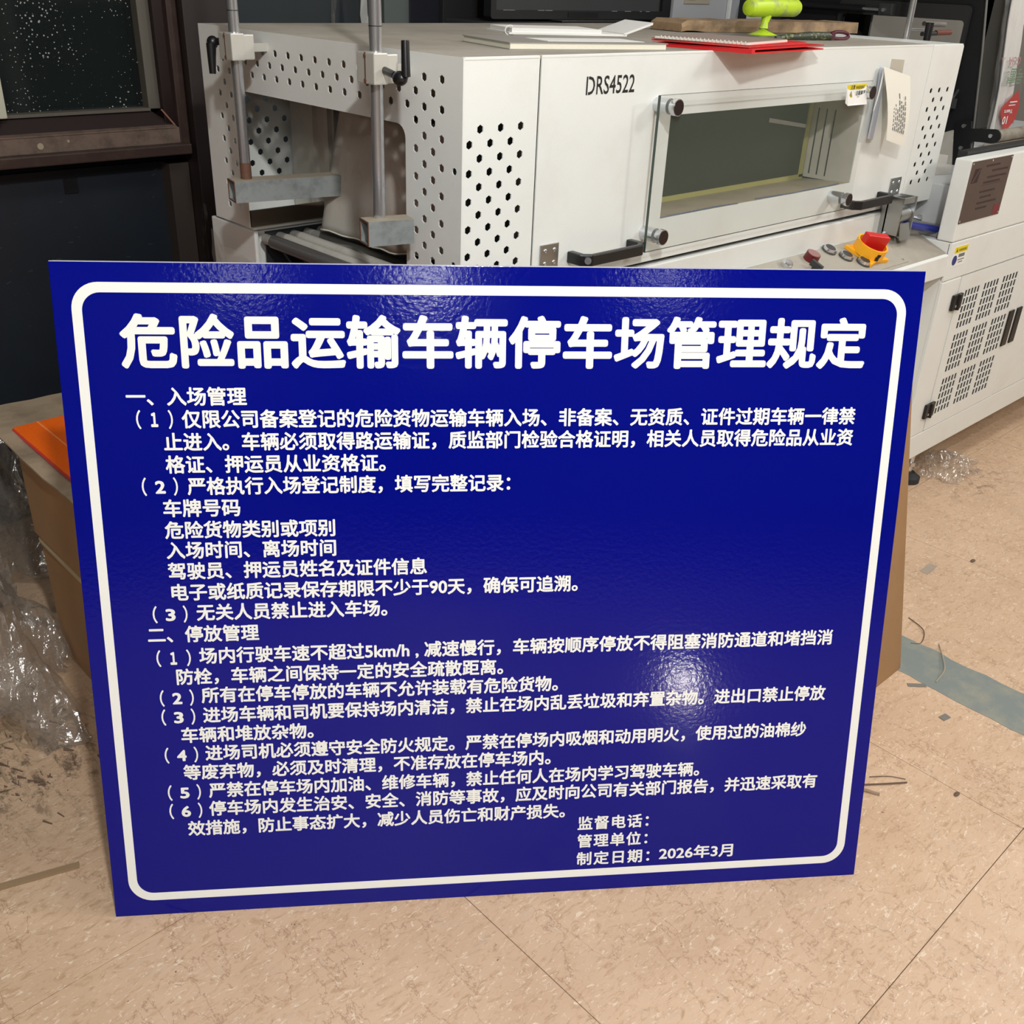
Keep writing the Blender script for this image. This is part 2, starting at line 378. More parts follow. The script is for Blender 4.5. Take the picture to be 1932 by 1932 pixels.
tr = struct(obj('trim_1', MB().box(1.18, 2.49, 0, 1.232, 2.56, .86), mat('dull_brown_jamb', srgb(56, 48, 44), .5)))
tr = struct(obj('trim_2', MB().box(1.234, 2.44, 0, 1.352, 2.56, 2.9, .004), postm))
# dark blue boarding under the window
bd = struct(obj('trim_3', MB().box(-.6, 2.535, 0, .68, 2.55, .86), navy))
bd2 = struct(obj('trim_4', MB().box(.6835, 2.535, 0, 1.18, 2.55, .86), navy))
obj('board_patch', MB().box(.93, 2.531, .806, .962, 2.536, .84), black, bd2, local=False)
for ch in bd2.children: ch.location = -Vector(bd2['_shift'])
random.seed(11)
sc_ = MB()
for k in range(26):
    x, z = random.uniform(.72, 1.16), random.uniform(.5, .84); l = random.uniform(.002, .012); a = random.uniform(-.8, .8)
    sc_.prism([(x, 2.5345, z), (x + l * math.cos(a), 2.5345, z + l * math.sin(a)), (x + l * math.cos(a), 2.5345, z + l * math.sin(a) + .0012), (x, 2.5345, z + .0012)], (0, .0008, 0))
sc = obj('scratch_marks', sc_, mat('pale_scratch', srgb(60, 66, 70), .6), bd2); sc['kind'] = 'stuff'
# panels on the back wall seen over the machine
for x0, x1, m_, nm in ((1.878, 1.965, greygreen, 'wall_panel'), (1.966, 2.075, mat('navy_board', srgb(28, 30, 40), .6), 'wall_panel'), (2.09, 2.205, mat('charcoal_board', srgb(44, 45, 46), .6), 'wall_panel'), (2.206, 2.30, darkbrownwall, 'wall_panel')):
    o = obj(nm, MB().box(x0, 2.52, 0, x1, 2.56, 2.6, .002), m_, wb)
    o.location = -Vector(wb['_shift'])
def streak(x, z0, z1, w, seed):
    random.seed(seed); mb = MB(); n = 16; a = []; b = []
    for k in range(n + 1):
        z = z0 + (z1 - z0) * k / n; dx = random.uniform(-.004, .004); ww = w * random.uniform(.5, 1.3)
        a.append(mb.bm.verts.new((x + dx, 2.50, z))); b.append(mb.bm.verts.new((x + dx + ww, 2.49 + random.uniform(-.01, .01), z)))
    for k in range(n): mb.bm.faces.new((a[k], a[k + 1], b[k + 1], b[k]))
    return mb
tag(obj('hanging_film', streak(1.69, 1.15, 1.9, .006, 1), filmm), 'thin strip of clear film hanging on dark wall, nearest the window post', 'film')
tag(obj('hanging_film', streak(1.785, 1.15, 1.9, .018, 2), mat('white_film', srgb(150, 152, 150), .4)), 'white crumpled film strip hanging on dark wall behind the front steel rod', 'film')

# ------------------------------------------------------------------ background furniture behind the tunnel
t = thing('storage_cabinet', 'dark cabinet behind the white machine, under the black monitor', 'cabinet', (2.3, 2.3, 0))
obj('body', MB().box(2.06, 2.12, .05, 2.85, 2.48, 1.192, .004), darkgrey, t)
for y in (2.14, 2.45):
    for x in (2.09, 2.82): obj('foot', MB().cyl((x, y, 0), (x, y, .05), .02), black, t)
t = thing('monitor', 'black flat monitor with highlights painted on its lower bezel behind the machine', 'monitor', (2.4, 2.31, 1.192))
obj('stand', MB().box(2.3, 2.24, 1.192, 2.62, 2.42, 1.198, .002).box(2.44, 2.33, 1.196, 2.48, 2.36, 1.4), black, t)
obj('bezel', holed(MB(), rrect(2.065, 1.199, 2.842, 1.66, .01), [rect(2.085, 1.222, 2.80, 1.64)], .03, (0, 2.30, 0), (1, 0, 0), (0, 0, 1)), blackm, t)
obj('screen', MB().box(2.08, 2.296, 1.215, 2.81, 2.32, 1.645), mat('screen_off', srgb(56, 58, 59), .35), t)
ch = MB(); random.seed(5)
for x in (2.11, 2.13, 2.245, 2.275, 2.56, 2.62, 2.69, 2.72):
    ch.box(x, 2.2838, 1.2205, x + random.uniform(.008, .03), 2.2848, 1.2222)
obj('bezel_highlights', ch, mat('highlight_grey', srgb(120, 120, 118), .5), t)['kind'] = 'stuff'  # highlights along the bezel edge, painted as short pale strips
obj('bezel_logo_dent', MB().box(2.37, 2.2835, 1.204, 2.50, 2.2848, 1.218), black, t)
t = thing('white_cabinet', 'white metal cabinet with beige label behind the wooden plank', 'cabinet', (3.0, 2.4, 0))
obj('body', MB().box(2.875, 2.30, 0, 3.165, 2.50, 1.9, .004), mat('cool_white_panel', srgb(172, 174, 178), .5), t)
lb = obj('label_plate', MB().box(2.925, 2.297, 1.245, 3.06, 2.30, 1.31), mat('beige_label', srgb(168, 160, 142), .6), t)
obj('print_lines', MB().box(2.94, 2.2962, 1.262, 2.985, 2.297, 1.264).box(3.0, 2.2962, 1.262, 3.045, 2.297, 1.264).box(2.94, 2.2962, 1.256, 2.98, 2.297, 1.258), ink, lb)
obj('side_post', MB().box(3.17, 2.30, 0, 3.235, 2.36, 1.9, .003), mat('cool_grey_panel', srgb(158, 160, 166), .5), t)
obj('corner_edge', MB().box(3.163, 2.29, 0, 3.175, 2.30, 1.9), white, t)
obj('folded_sheet', MB().prism([(3.24, 2.25, 1.18), (3.40, 2.25, 1.18), (3.32, 2.25, 1.24), (3.245, 2.25, 1.27)], (0, .02, 0)), white, t)

# ------------------------------------------------------------------ machine A : heat tunnel
T = thing('shrink_tunnel', 'white heat shrink tunnel with perforated ends and glazed door', 'machine', (1.86, 1.62, 0))
X0, X1, YF, YB, ZB, ZT = 1.051, 2.670, 1.22, 2.020, .833, 1.203
P, Q = .0429, .02145
def lattice(u0, v0, umin, umax, vmin, vmax, keep=lambda u, v: True):
    out = []
    for j in range(0, 40):
        v = v0 - j * Q
        if v < vmin: break
        for i in range(-2, 60):
            u = u0 + i * P + (Q if j % 2 else 0)
            if umin <= u <= umax and v <= vmax and keep(u, v): out.append(hexagon(u, v))
    return out
# end panel, plane X = X0, u = Y
def keep_end(y, z): return z > 1.12 or y < 1.345 or y > 1.893
hs = lattice(1.2695, 1.170, 1.255, 1.975, .86, 1.18, keep_end)
hs += [disc(1.238, 1.041, .0055), disc(1.238, .895, .0055)]
r = .022
opening_l, opening_r, otop = 1.882, 1.360, 1.0955
outer = [(YF, ZB), (opening_r, ZB)] + [(opening_r + r - r * math.cos(math.radians(90 * k / 5)), otop - r + r * math.sin(math.radians(90 * k / 5))) for k in range(6)] \
      + [(opening_l - r + r * math.sin(math.radians(90 * k / 5)), otop - r + r * math.cos(math.radians(90 * k / 5))) for k in range(6)] + [(opening_l, ZB), (YB, ZB), (YB, ZT + .0008), (YF, ZT + .0008)]
ec = holed(MB(), outer, hs, .002, (X0 + .001, 0, 0), (0, 1, 0), (0, 0, 1))
obj('end_panel', ec, white, T)['label'] = 'perforated end panel with wide feed opening'
hs = lattice(1.087, 1.103, 1.06, 1.19, .85, 1.12)
obj('side_panel', holed(MB(), rect(X0 + .0015, ZB - .14, 1.2085, ZT), hs, .002, (0, YF + .001, 0), (1, 0, 0), (0, 0, 1)), white, T)
obj('side_panel', holed(MB(), rect(X0 + .0015, ZB, 1.26, ZT), lattice(1.0805, 1.1695, 1.06, 1.24, .85, 1.19), .002, (0, YB - .003, 0), (1, 0, 0), (0, 0, 1)), white, T)
obj('top_cover', MB().box(X0 + .0021, YF + .001, ZT - .004, 2.512, YB, ZT + .001), dusty, T)
obj('top_edge_trim', MB().box(X0 + .002, YF - .0006, ZT - .003, 1.208, YF + .006, ZT + .0016, .001).box(1.2125, YF - .0006, ZT - .003, 2.51, YF + .006, ZT + .0016, .001), white, T)
obj('back_panel', MB().box(1.261, YB - .004, ZB, 2.512, YB, ZT - .004), white, T)
obj('base_plate', MB().box(1.40, YF + .03, ZB, 2.66, YB - .004, ZB + .004), inner_white, T)
# inner end wall round the feed mouth (at X = 1.205)
iw = holed(MB(), rect(1.25, .84, 1.998, 1.198), [rect(1.40, .8401, 1.835, 1.08)], .003, (1.235, 0, 0), (0, 1, 0), (0, 0, 1))
iw.box(1.222, 1.895, .86, 1.234, 1.915, 1.16).box(1.222, 1.84, .86, 1.234, 1.855, 1.10)
obj('inner_end_wall', iw, inner_white, T)
obj('inner_side_lining', MB().box(1.24, 1.84, .84, 1.9, 1.85, 1.18), inner_white, T)
obj('inner_side_lining', MB().box(1.24, 1.385, .84, 1.5, 1.392, 1.18), inner_white, T)
# curtain
def curtain():
    mb = MB(); n = 26; mz = 18; g = []
    for j in range(mz + 1):
        v = j / mz; row = []
        for i in range(n + 1):
            u = i / n; ytop = 1.355 + (1.742 - 1.355) * u; ybot = 1.33 + (1.802 - 1.33) * u
            y = ytop * (1 - v) + ybot * v; z = 1.082 - v * (.222 + .024 * u - .004 * math.sin(u * 9) - .002 * math.sin(u * 31))
            x = 1.15 + .012 * math.sin(u * 9 + v * 2) - .014 * v * math.sin(u * 3.2)
            if u > .9: x += (u - .9) * .35
            row.append(mb.bm.verts.new((x, y, z)))
        g.append(row)
    for j in range(mz):
        for i in range(n): mb.bm.faces.new((g[j][i], g[j][i + 1], g[j + 1][i + 1], g[j + 1][i]))
    return mb
cu = obj('curtain', curtain(), curtainm, T, smooth=True); so = cu.modifiers.new('s', 'SOLIDIFY'); so.thickness = .002
cu['label'] = 'hanging heat curtain with scorched brown stain'
# door
wx0, wx1, wz0, wz1 = 1.549, 2.240, .915, 1.099
obj('door_panel', holed(MB(), rrect(1.2125, ZB + .004, 2.510, ZT - .001, .002, 1), [rect(wx0, wz0, wx1, wz1)], .0025, (0, YF + .001, 0), (1, 0, 0), (0, 0, 1)), white, T)
door = [o for o in T.children if o.name.startswith('door_panel')][0]
rc = MB(); yb = 1.346
rc.box(wx1, YF + .002, wz0 - .004, wx1 + .003, yb, wz1); rc.box(wx0 - .003, YF + .002, wz0 - .004, wx0, yb, wz1); rc.box(wx0, YF + .002, wz1, wx1, yb, wz1 + .003)
obj('window_recess', rc, inner_white, door)
obj('recess_floor', MB().prism([(wx0, YF + .002, wz0), (wx1, YF + .002, wz0), (wx1, yb, wz0 - .008), (wx0, yb, wz0 - .008)], (0, 0, -.003)), mat('scorched_recess', srgb(160, 148, 126), .5, vary=.5, vscale=14), door)
lv = MB()
for y in (1.331, 1.310, 1.288): lv.box(wx1 - .0012, y - .0014, .92, wx1 - .0002, y + .0014, 1.066)
obj('louvre_slot', lv, blackink, door)
obj('inner_glass', MB().box(wx0, yb, wz0 - .008, wx1, yb + .006, wz1), darkglass, door)
obj('sealant_bead', MB().box(wx1 - .022, yb - .003, wz0 - .004, wx1 - .006, yb, wz1).box(wx0, yb - .003, wz0 - .008, wx1 - .006, yb, wz0 + .002), sealant, door)
obj('film_streak', MB().tube([(wx0, YF - .0, wz0 + .001), (1.72, YF, wz0 + .003), (1.80, YF, wz0 + .001)], .0012, 6).tube([(1.86, YF, wz0 + .004), (2.0, YF, wz0 + .001), (2.19, YF, wz0 + .003)], .0012, 6), mat('blue_film_line', srgb(66, 84, 116), .5), door)
obj('glass_reflection_strip', MB().prism([(2.06, yb - .001, 1.052), (2.215, yb - .001, 1.030), (2.215, yb - .001, 1.022), (2.06, yb - .001, 1.043)], (0, -.0006, 0)), mat('painted_reflection_white', srgb(196, 196, 200), .3), door)  # reflected streak in the window glass, built as a pale strip
chb = MB(); chb.box(1.42, yb + .02, .85, 2.48, yb + .026, 1.18)
obj('chamber_lining', chb, chamber, T)
# lettering DRS4522 cut in the door
lt = text_fit('DRS4522', 1.318, 1.440, 1.1565, bold=.010, height=.0335 / .72 * .92)
me_h = place(lt, basis((0, YF - .0006, 0), (1, 0, 0), (0, 0, 1)))
for v in me_h.bm.verts:
    pass
# measure ink height and centre it
zs = [v.co.z for v in me_h.bm.verts]; zc = (min(zs) + max(zs)) / 2; zh = max(zs) - min(zs)
for v in me_h.bm.verts: v.co.z = 1.1565 + (v.co.z - zc) * .029 / zh
obj('lettering', me_h, blackink, door)
# stencil bridges, a thin white break in each glyph
for x in (1.3215, 1.3415): obj('stencil_bridge', MB().box(x, YF - .0009, 1.141, x + .0012, YF - .0007, 1.172), white, door)
# outer pane on standoffs
PZ0, PZ1, PX0, PX1, PY = .868, 1.1385, 1.472, 2.196, 1.185
pane = obj('window_pane', MB().box(PX0, PY, PZ0, PX1, PY + .005, PZ1, .0008), paneglass, T)
obj('pane_edge', MB().box(PX0 - .0008, PY, PZ0, PX0 + .0004, PY + .005, PZ1).box(PX0, PY + .001, PZ0 - .0006, PX1, PY + .004, PZ0).box(PX0, PY + .001, PZ1, PX1, PY + .004, PZ1 + .0006), mat('glass_edge_green', srgb(58, 72, 66), .2), pane)

capface = mat('brushed_cap_face', srgb(70, 58, 58), .3, .8)
for (x, z) in ((1.507, 1.119), (2.176, 1.117), (1.504, .894), (2.162, .893)):
    so_ = obj('standoff', MB().cyl((x, YF, z), (x, PY + .005, z), .0135, seg=24), steel, T, smooth=True)
    obj('standoff_cap', MB().cyl((x, PY, z), (x, PY - .006, z), .0115, seg=24).cyl((x, PY - .005, z), (x, PY - .014, z), .0145, seg=24), steel, so_, smooth=True)
    obj('cap_face', MB().cyl((x, PY - .014, z), (x, PY - .0146, z), .013, seg=24), capface, so_)
# ledge, lower body, feet
obj('lower_cabinet', MB().box(1.062, 1.212, .14, 2.568, 2.01, .70, .002).box(1.42, 1.212, .70, 2.568, 2.01, .829, .002)
    .box(1.062, 1.885, .70, 1.42, 2.01, .829, .002).box(1.062, 1.212, .70, 1.42, 1.352, .829, .002), white, T)
obj('lower_end_panel', MB().box(1.052, 1.868, .52, 1.0615, 2.046, .8285, .003), white, T)
obj('added_bay_dark_sheets', MB().box(1.075, 1.862, .60, 1.42, 1.867, .826).box(1.066, 1.353, .701, 1.42, 1.868, .706).box(1.40, 1.353, .70, 1.406, 1.868, .80), mat('bay_dark', srgb(34, 36, 40), .6), T)  # dark sheets added to darken the bay below the rollers
obj('conveyor_side_rail', MB().box(1.055, 1.876, .829, 1.42, 1.905, .8335), mat('rail_lip', srgb(225, 222, 214), .35), T)
obj('side_rail_web', MB().box(1.057, 1.884, .8335, 1.42, 1.890, .866), mat('rail_shade_brown', srgb(96, 84, 70), .5), T)  # web stands in shade; the shade is put into its brown
for x in (1.12, 2.48):
    for y in (1.27, 1.95):
        ft = obj('levelling_foot', MB().cyl((x, y, .02), (x, y, .14), .009), steel, T)
        obj('foot_pad', MB().cyl((x, y, 0), (x, y, .022), .032, .028), rubber, ft)
# rollers
for k in range(9):
    x = 1.073 + .0335 * k; big = (k == 0); z = .8125
    m_ = mat('metal_roller', srgb(120, 118, 116), .35, .5) if k == 0 else (rollerlight if k in (1, 2) else rollergrey)
    ro = obj('roller', MB().cyl((x, 1.355, z), (x, 1.830, z), .0135 if big else .0115, seg=16), m_, T, smooth=True)
    obj('roller_collar', MB().cyl((x, 1.830, z), (x, 1.838, z), .0085, seg=12).cyl((x, 1.838, z), (x, 1.861, z), .0105, seg=12), mat('collar', srgb(150, 148, 142), .5) if k == 0 else rollergrey, ro, smooth=True)
for k, (x, z, m_) in enumerate(((1.078, .735, rollergrey), (1.135, .73, rollerlight), (1.19, .728, rollergrey))):
    ro = obj('roller', MB().cyl((x, 1.355, z), (x, 1.868, z), .011, seg=14), m_, T, smooth=True)
obj('drive_chain_guard', MB().box(1.40, 1.36, .70, 1.415, 1.88, .80), blackm, T)
cp = []
for i in range(27):
    u = i / 26; y = 1.33 + (1.802 - 1.33) * u; z = 1.082 - (.222 + .024 * u - .004 * math.sin(u * 9) - .002 * math.sin(u * 31))
    x = 1.15 + .012 * math.sin(u * 9 + 2) - .014 * math.sin(u * 3.2) + (max(0, u - .9)) * .35
    cp.append((x, y, z))
obj('torn_edge', MB().tube(cp, .0016, 6), mat('frayed_white', srgb(226, 222, 210), .6), [o for o in T.children if o.name.startswith('curtain')][0])
obj('red_tip', MB().cyl((1.066, 1.765, .742), (1.07, 1.75, .742), .006, seg=10), red, T)
# right end cover
RX0 = 2.5155
re_ = holed(MB(), rrect(RX0, ZB, X1, ZT - .001, .006, 3), lattice(2.5475, 1.1015, 2.53, 2.65, .87, 1.12), .002, (0, YF + .001, 0), (1, 0, 0), (0, 0, 1))
re_.box(RX0, YF + .002, ZT - .003, X1, YB, ZT + .001, .0012).box(X1 - .002, YF + .002, .84, X1, 1.36, ZT - .003).box(X1 - .002, 1.88, .84, X1, YB, ZT - .003).box(X1 - .002, 1.36, 1.09, X1, 1.88, ZT - .003).box(RX0, YB - .003, .84, X1, YB - .001, ZT - .003)
obj('end_cover', re_, white, T)['label'] = 'perforated cover at the far right end'
obj('cover_edge', MB().box(RX0 - .003, YF - .0008, ZB, RX0 + .0002, YF + .004, ZT + .0014, .001).box(RX0 - .002, YF, ZT, RX0 + .001, YB, ZT + .002), white, T)
obj('hole_shade_sheet', MB().box(RX0 + .002, YF + .02, .84, X1 - .003, YF + .023, 1.19), mat('cover_shade_black', srgb(14, 14, 15), .9), T)  # black sheet stands in for the shade behind the holes
obj('hole_shade_sheet', MB().box(1.075, YF + .05, .70, 1.205, YF + .053, 1.19), darkgrey, T)  # dark sheet in place of the shaded hollow behind the side holes
# brackets and handles
for x0 in (1.229, 2.436):
    w_ = .044 if x0 < 2 else .05
    b_ = obj('bracket_plate', MB().box(x0, YF - .0035, .838, x0 + w_, YF, .907, .0008), zinc, T)
    for dx in (.011, w_ - .011):
        for z in (.896, .874): obj('screw', MB().ball((x0 + dx, YF - .0035, z), .0042, sy=.5), steel, b_, smooth=True)
def pull(x0, x1, z):
    mb = MB(); d = .046; h = .010
    pts = [(x0, YF), (x0, YF - d * .7), (x0 + .018, YF - d), (x1 - .018, YF - d), (x1, YF - d * .7), (x1, YF), (x1 - .014, YF), (x1 - .014, YF - d * .62), (x1 - .024, YF - d * .78), (x0 + .024, YF - d * .78), (x0 + .014, YF - d * .62), (x0 + .014, YF)]
    mb.prism([(a, b, z - h) for a, b in pts], (0, 0, 2 * h)); return mb
hh = obj('pull_handle', pull(1.298, 1.470, .8775), black, T, bevel=.002)
obj('screw', MB().cyl((1.311, YF - .040, .878), (1.306, YF - .044, .878), .006), steel, hh)
obj('pull_handle', pull(2.215, 2.395, .871), black, T, bevel=.002)
# control desk
DX0 = 1.72; d0, d1 = (1.09, .726), (1.212, .777)
obj('control_desk', MB().prism([(DX0, d0[0], .672), (DX0, d0[0], d0[1]), (DX0, d1[0], d1[1]), (DX0, d1[0], .672)], (2.5725 - DX0, 0, 0)), white, T, bevel=.002)
desk = [o for o in T.children if o.name.startswith('control_desk')][0]
sl = Vector((0, d1[0] - d0[0], d1[1] - d0[1])).normalized(); nrm = Vector((1, 0, 0)).cross(sl)
def DP(x, y, h=0):
    z = d0[1] + (y - d0[0]) * (d1[1] - d0[1]) / (d1[0] - d0[0]); return Vector((x, y, z)) + nrm * h
def deskplate(x0, y0, x1, y1, h0, h1):
    return MB().prism([DP(x0, y0, h0), DP(x1, y0, h0), DP(x1, y1, h0), DP(x0, y1, h0)], nrm * (h1 - h0))
obj('desk_top_dust', deskplate(DX0 + .002, 1.098, 2.570, 1.210, .0002, .0010), dusty, desk)
obj('control_plate', deskplate(1.74, 1.106, 2.388, 1.209, .0010, .0026), greypanel, desk)
obj('screw', MB().cyl(DP(2.374, 1.116, .0026), DP(2.374, 1.116, .0036), .003), steel, desk)
dots = MB()
for (x, y) in ((2.335, 1.20), (2.449, 1.188), (2.185, 1.206)): dots.prism([DP(x + .006 * math.cos(a) * 1.3, y + .003 * math.sin(a), .0026) for a in [k * math.pi / 4 for k in range(8)]], nrm * .0004)
obj('plate_dots', dots, mat('plate_dot', srgb(120, 108, 90), .7), desk)
def dial(x, y, r0, r1, h0, h1): return MB().cyl(DP(x, y, h0), DP(x, y, h1), r0, r1, seg=28)
# main isolator
sx, sy = 2.262, 1.157
sq = MB(); c_ = []
for k in range(4):
    a0 = math.pi / 4 + k * math.pi / 2 ; R_ = .058
    p0 = (math.cos(a0) * R_, math.sin(a0) * R_); p1 = (math.cos(a0 + math.pi / 2) * R_, math.sin(a0 + math.pi / 2) * R_)
    for s_ in range(6):
        u = s_ / 6; mx_, my_ = p0[0] * (1 - u) + p1[0] * u, p0[1] * (1 - u) + p1[1] * u
        kk = 1 - .16 * math.sin(u * math.pi); c_.append((mx_ * kk, my_ * kk))
rot = Matrix.Rotation(.0, 2)
sq.prism([DP(sx, sy, .0026) + Vector((1, 0, 0)) * p[0] + sl * p[1] for p in c_], nrm * .010)
sw = obj('isolator_switch', sq, yellow, T, bevel=.0015)
obj('switch_ring', holed(MB(), disc(0, 0, .0385, 32), [disc(0, 0, .034, 32)], .026, DP(sx, sy, .0245), (1, 0, 0), tuple(sl)), yellow, sw, smooth=True)
obj('ring_floor', dial(sx, sy, .0342, None, .012, .024), darkred, sw)
gp = MB(); ga = -.40; gu = Vector((1, 0, 0)) * math.cos(ga) + sl * math.sin(ga); gv = nrm.cross(gu)
pc = DP(sx, sy, .018)
gp.prism([pc + gu * a + gv * b for a, b in ((-.033, -.0095), (.033, -.0095), (.033, .0095), (-.033, .0095))], nrm * .042)
obj('switch_grip', gp, red, sw, bevel=.002)
mk = MB()
for (a, b, c2, d2) in ((-.005, .010, .005, .0125), (-.006, .014, .0045, .018), (-.004, .020, .006, .0225), (-.004, .0235, .006, .0245)):
    cdir = Vector((0, 0, 0)) + (-sl) ; cdir.normalize()
    ang = math.atan2(-.9, -.42); 
    rd = Vector((1, 0, 0)) * math.cos(ang) + sl * math.sin(ang); td = nrm.cross(rd)
    o_ = DP(sx, sy, 0) + rd * .0386
    mk.prism([o_ + td * a + nrm * (b + .004), o_ + td * c2 + nrm * (b + .004), o_ + td * c2 + nrm * (d2 + .006), o_ + td * a + nrm * (d2 + .006)], rd * .0006)
obj('switch_mark', mk, blackink, sw)
for (x, y) in ((2.160, 1.197), (2.188, 1.167), (2.221, 1.138)):
    pb = obj('push_button', dial(x, y, .0180, None, .0026, .007), mat('grey_bezel', srgb(96, 96, 94), .4, .5), desk, smooth=True)
    pb2 = MB().cyl(DP(x, y, .007), DP(x, y, .0125), .0160, .0150, seg=28); obj('button_rim', pb2, steel, desk, smooth=True)
    obj('button_cap', dial(x, y, .0128, .012, .0125, .0130), darkgrey, desk)
obj('push_button', dial(1.966, 1.186, .0135, None, .0026, .012).cyl(DP(1.966, 1.186, .012), DP(1.966, 1.186, .016), .0125, .011, seg=24), steel, desk, smooth=True)
obj('setting_knob', dial(2.065, 1.186, .0175, .0165, .0026, .020), darkred, desk, smooth=True)
obj('knob_dial', dial(2.065, 1.186, .0150, None, .020, .0208), mat('knob_print', srgb(150, 110, 108), .5), desk)
obj('selector_lever', dial(2.030, 1.150, .011, None, .0026, .010).prism([DP(2.027, 1.140, .010), DP(2.035, 1.140, .010), DP(2.035, 1.168, .010), DP(2.027, 1.168, .010)], nrm * .014), darkgrey, desk)
# toggle latch with blue grip, right of the door
la = obj('toggle_latch', MB().box(2.405, 1.195, .775, 2.48, 1.212, .868, .001).box(2.405, 1.16, .782, 2.409, 1.20, .872).box(2.462, 1.155, .772, 2.466, 1.20, .872).box(2.405, 1.157, .858, 2.466, 1.161, .872), zinc, T)
obj('latch_drum', MB().cyl((2.410, 1.178, .828), (2.461, 1.178, .828), .019, seg=24), zinc, la, smooth=True)
obj('latch_plate', MB().prism([(2.412, 1.160, .81), (2.46, 1.160, .81), (2.46, 1.150, .772), (2.412, 1.150, .772)], (0, .003, 0)), zinc, la)
obj('screw', MB().ball((2.400, 1.19, .785), .005), steel, la)
obj('latch_arm', MB().cyl((2.43, 1.172, .806), (2.50, 1.165, .796), .005), zinc, la)
obj('blue_grip', MB().tube([(2.452, 1.168, .803), (2.47, 1.167, .800), (2.622, 1.152, .772), (2.628, 1.1515, .771), (2.632, 1.151, .770)], [.0075, .0095, .0100, .0085, .003], 14), bluegrip, la, smooth=True)
obj('air_valve', MB().cyl((2.50, 1.205, .812), (2.545, 1.19, .806), .0045).cyl((2.545, 1.19, .806), (2.562, 1.184, .803), .0095), steel, T, smooth=True)
obj('red_wire', MB().tube([(2.47, 1.20, .832), (2.49, 1.195, .836), (2.505, 1.20, .830), (2.51, 1.207, .82)], .0018, 6), red, T)
obj('clear_hose', MB().tube([(2.47, 1.20, .845), (2.505, 1.19, .848), (2.525, 1.195, .832), (2.52, 1.205, .812)], .002, 6), filmflat, T)
obj('black_catch', MB().box(2.475, 1.17, .79, 2.512, 1.212, .80), black, T)
# warning label on the pane
LY = PY - .0012
lab = obj('warning_label', MB().prism([(2.087, LY, 1.1345), (2.165, LY, 1.1345), (2.168, LY - .003, 1.099), (2.166, LY - .009, 1.094), (2.088, LY - .009, 1.094), (2.086, LY - .003, 1.099)], (0, .0006, 0)), paper, T)
obj('label_header', MB().box(2.088, LY - .0011, 1.124, 2.165, LY - .0009, 1.1345), labelyellow, lab)
def flat_text(s, x0, x1, zc, h, y, m_, parent, name='label_text', bold=.015, fr=None):
    mb = text_fit(s, x0, x1, 0, bold=bold, height=h); place(mb, basis((0, y, zc), (1, 0, 0), (0, 0, 1)))
    return obj(name, mb, m_, parent)
flat_text('注意', 2.100, 2.118, 1.1292, .0085, LY - .0013, blackink, lab)
flat_text('WARNING', 2.121, 2.158, 1.1285, .0095, LY - .0013, blackink, lab)
flat_text('注意高温', 2.121, 2.160, 1.1175, .0095, LY - .0035, blackink, lab)
tri = MB().prism([(2.091, LY - .0035, 1.1035), (2.112, LY - .0035, 1.1035), (2.1015, LY - .0035, 1.122)], (0, -.0002, 0)); obj('warning_triangle', tri, blackink, lab)
obj('warning_triangle', MB().prism([(2.093, LY - .0039, 1.1045), (2.110, LY - .0039, 1.1045), (2.1015, LY - .0039, 1.1195)], (0, -.0001, 0)), labelyellow, lab)
obj('warning_triangle', MB().box(2.1005, LY - .0043, 1.110, 2.1025, LY - .0041, 1.1155).box(2.1005, LY - .0043, 1.106, 2.1025, LY - .0041, 1.108), blackink, lab)
obj('print_lines', MB().box(2.128, LY - .0038, 1.109, 2.150, LY - .0036, 1.1103).box(2.118, LY - .0038, 1.1045, 2.160, LY - .0036, 1.1055), ink, lab)
# tape square and papers
obj('tape_square', MB().prism([(2.322, YF - .001, 1.177), (2.381, YF - .001, 1.174), (2.384, YF - .001, 1.135), (2.322, YF - .001, 1.138)], (0, .0006, 0)), tapem, T)
nt_ = thing('note_sheets', 'printed paper sheets taped to the machine front beside its window', 'paper', (2.33, 1.19, 1.0))
def sheet(p00, p10, p11, p01, bow):
    mb = MB(); n = 8; rows = []
    for j in range(n + 1):
        v = j / n; row = []
        for i in range(5):
            u = i / 4; a = Vector(p00).lerp(p10, u); b = Vector(p01).lerp(p11, u); q = a.lerp(b, v); q.y -= bow * math.sin(v * math.pi * .8); row.append(mb.bm.verts.new(q))
        rows.append(row)
    for j in range(n):
        for i in range(4): mb.bm.faces.new((rows[j][i], rows[j][i + 1], rows[j + 1][i + 1], rows[j + 1][i]))
    return mb
fs = obj('front_sheet', sheet((2.265, 1.206, 1.164), (2.398, 1.206, 1.140), (2.375, 1.180, .992), (2.284, 1.180, 1.012), .010), paper_old, nt_, smooth=True)
obj('back_sheet', sheet((2.264, 1.214, 1.163), (2.290, 1.214, 1.158), (2.288, 1.212, 1.008), (2.252, 1.206, 1.014), .004), mat('bluish_paper', srgb(176, 182, 194), .8), nt_, smooth=True)
obj('back_sheet', sheet((2.266, 1.206, 1.161), (2.275, 1.206, 1.159), (2.252, 1.203, 1.072), (2.248, 1.203, 1.073), .003), paper, nt_)
ln = MB(); random.seed(4)
for c in range(7):
    x = 2.305 + c * .0088; z = 1.032 + c * -.002
    while z < 1.10 - (c % 3) * .012:
        l = random.uniform(.004, .012)
        ln.prism([(x + (z - 1.03) * .03, 1.1795 - .0065, z), (x + .0035 + (z - 1.03) * .03, 1.1795 - .0065, z), (x + .0035 + (z - 1.03) * .03, 1.1795 - .0065, z + l), (x + (z - 1.03) * .03, 1.1795 - .0065, z + l)], (0, -.0002, 0)); z += l + .003
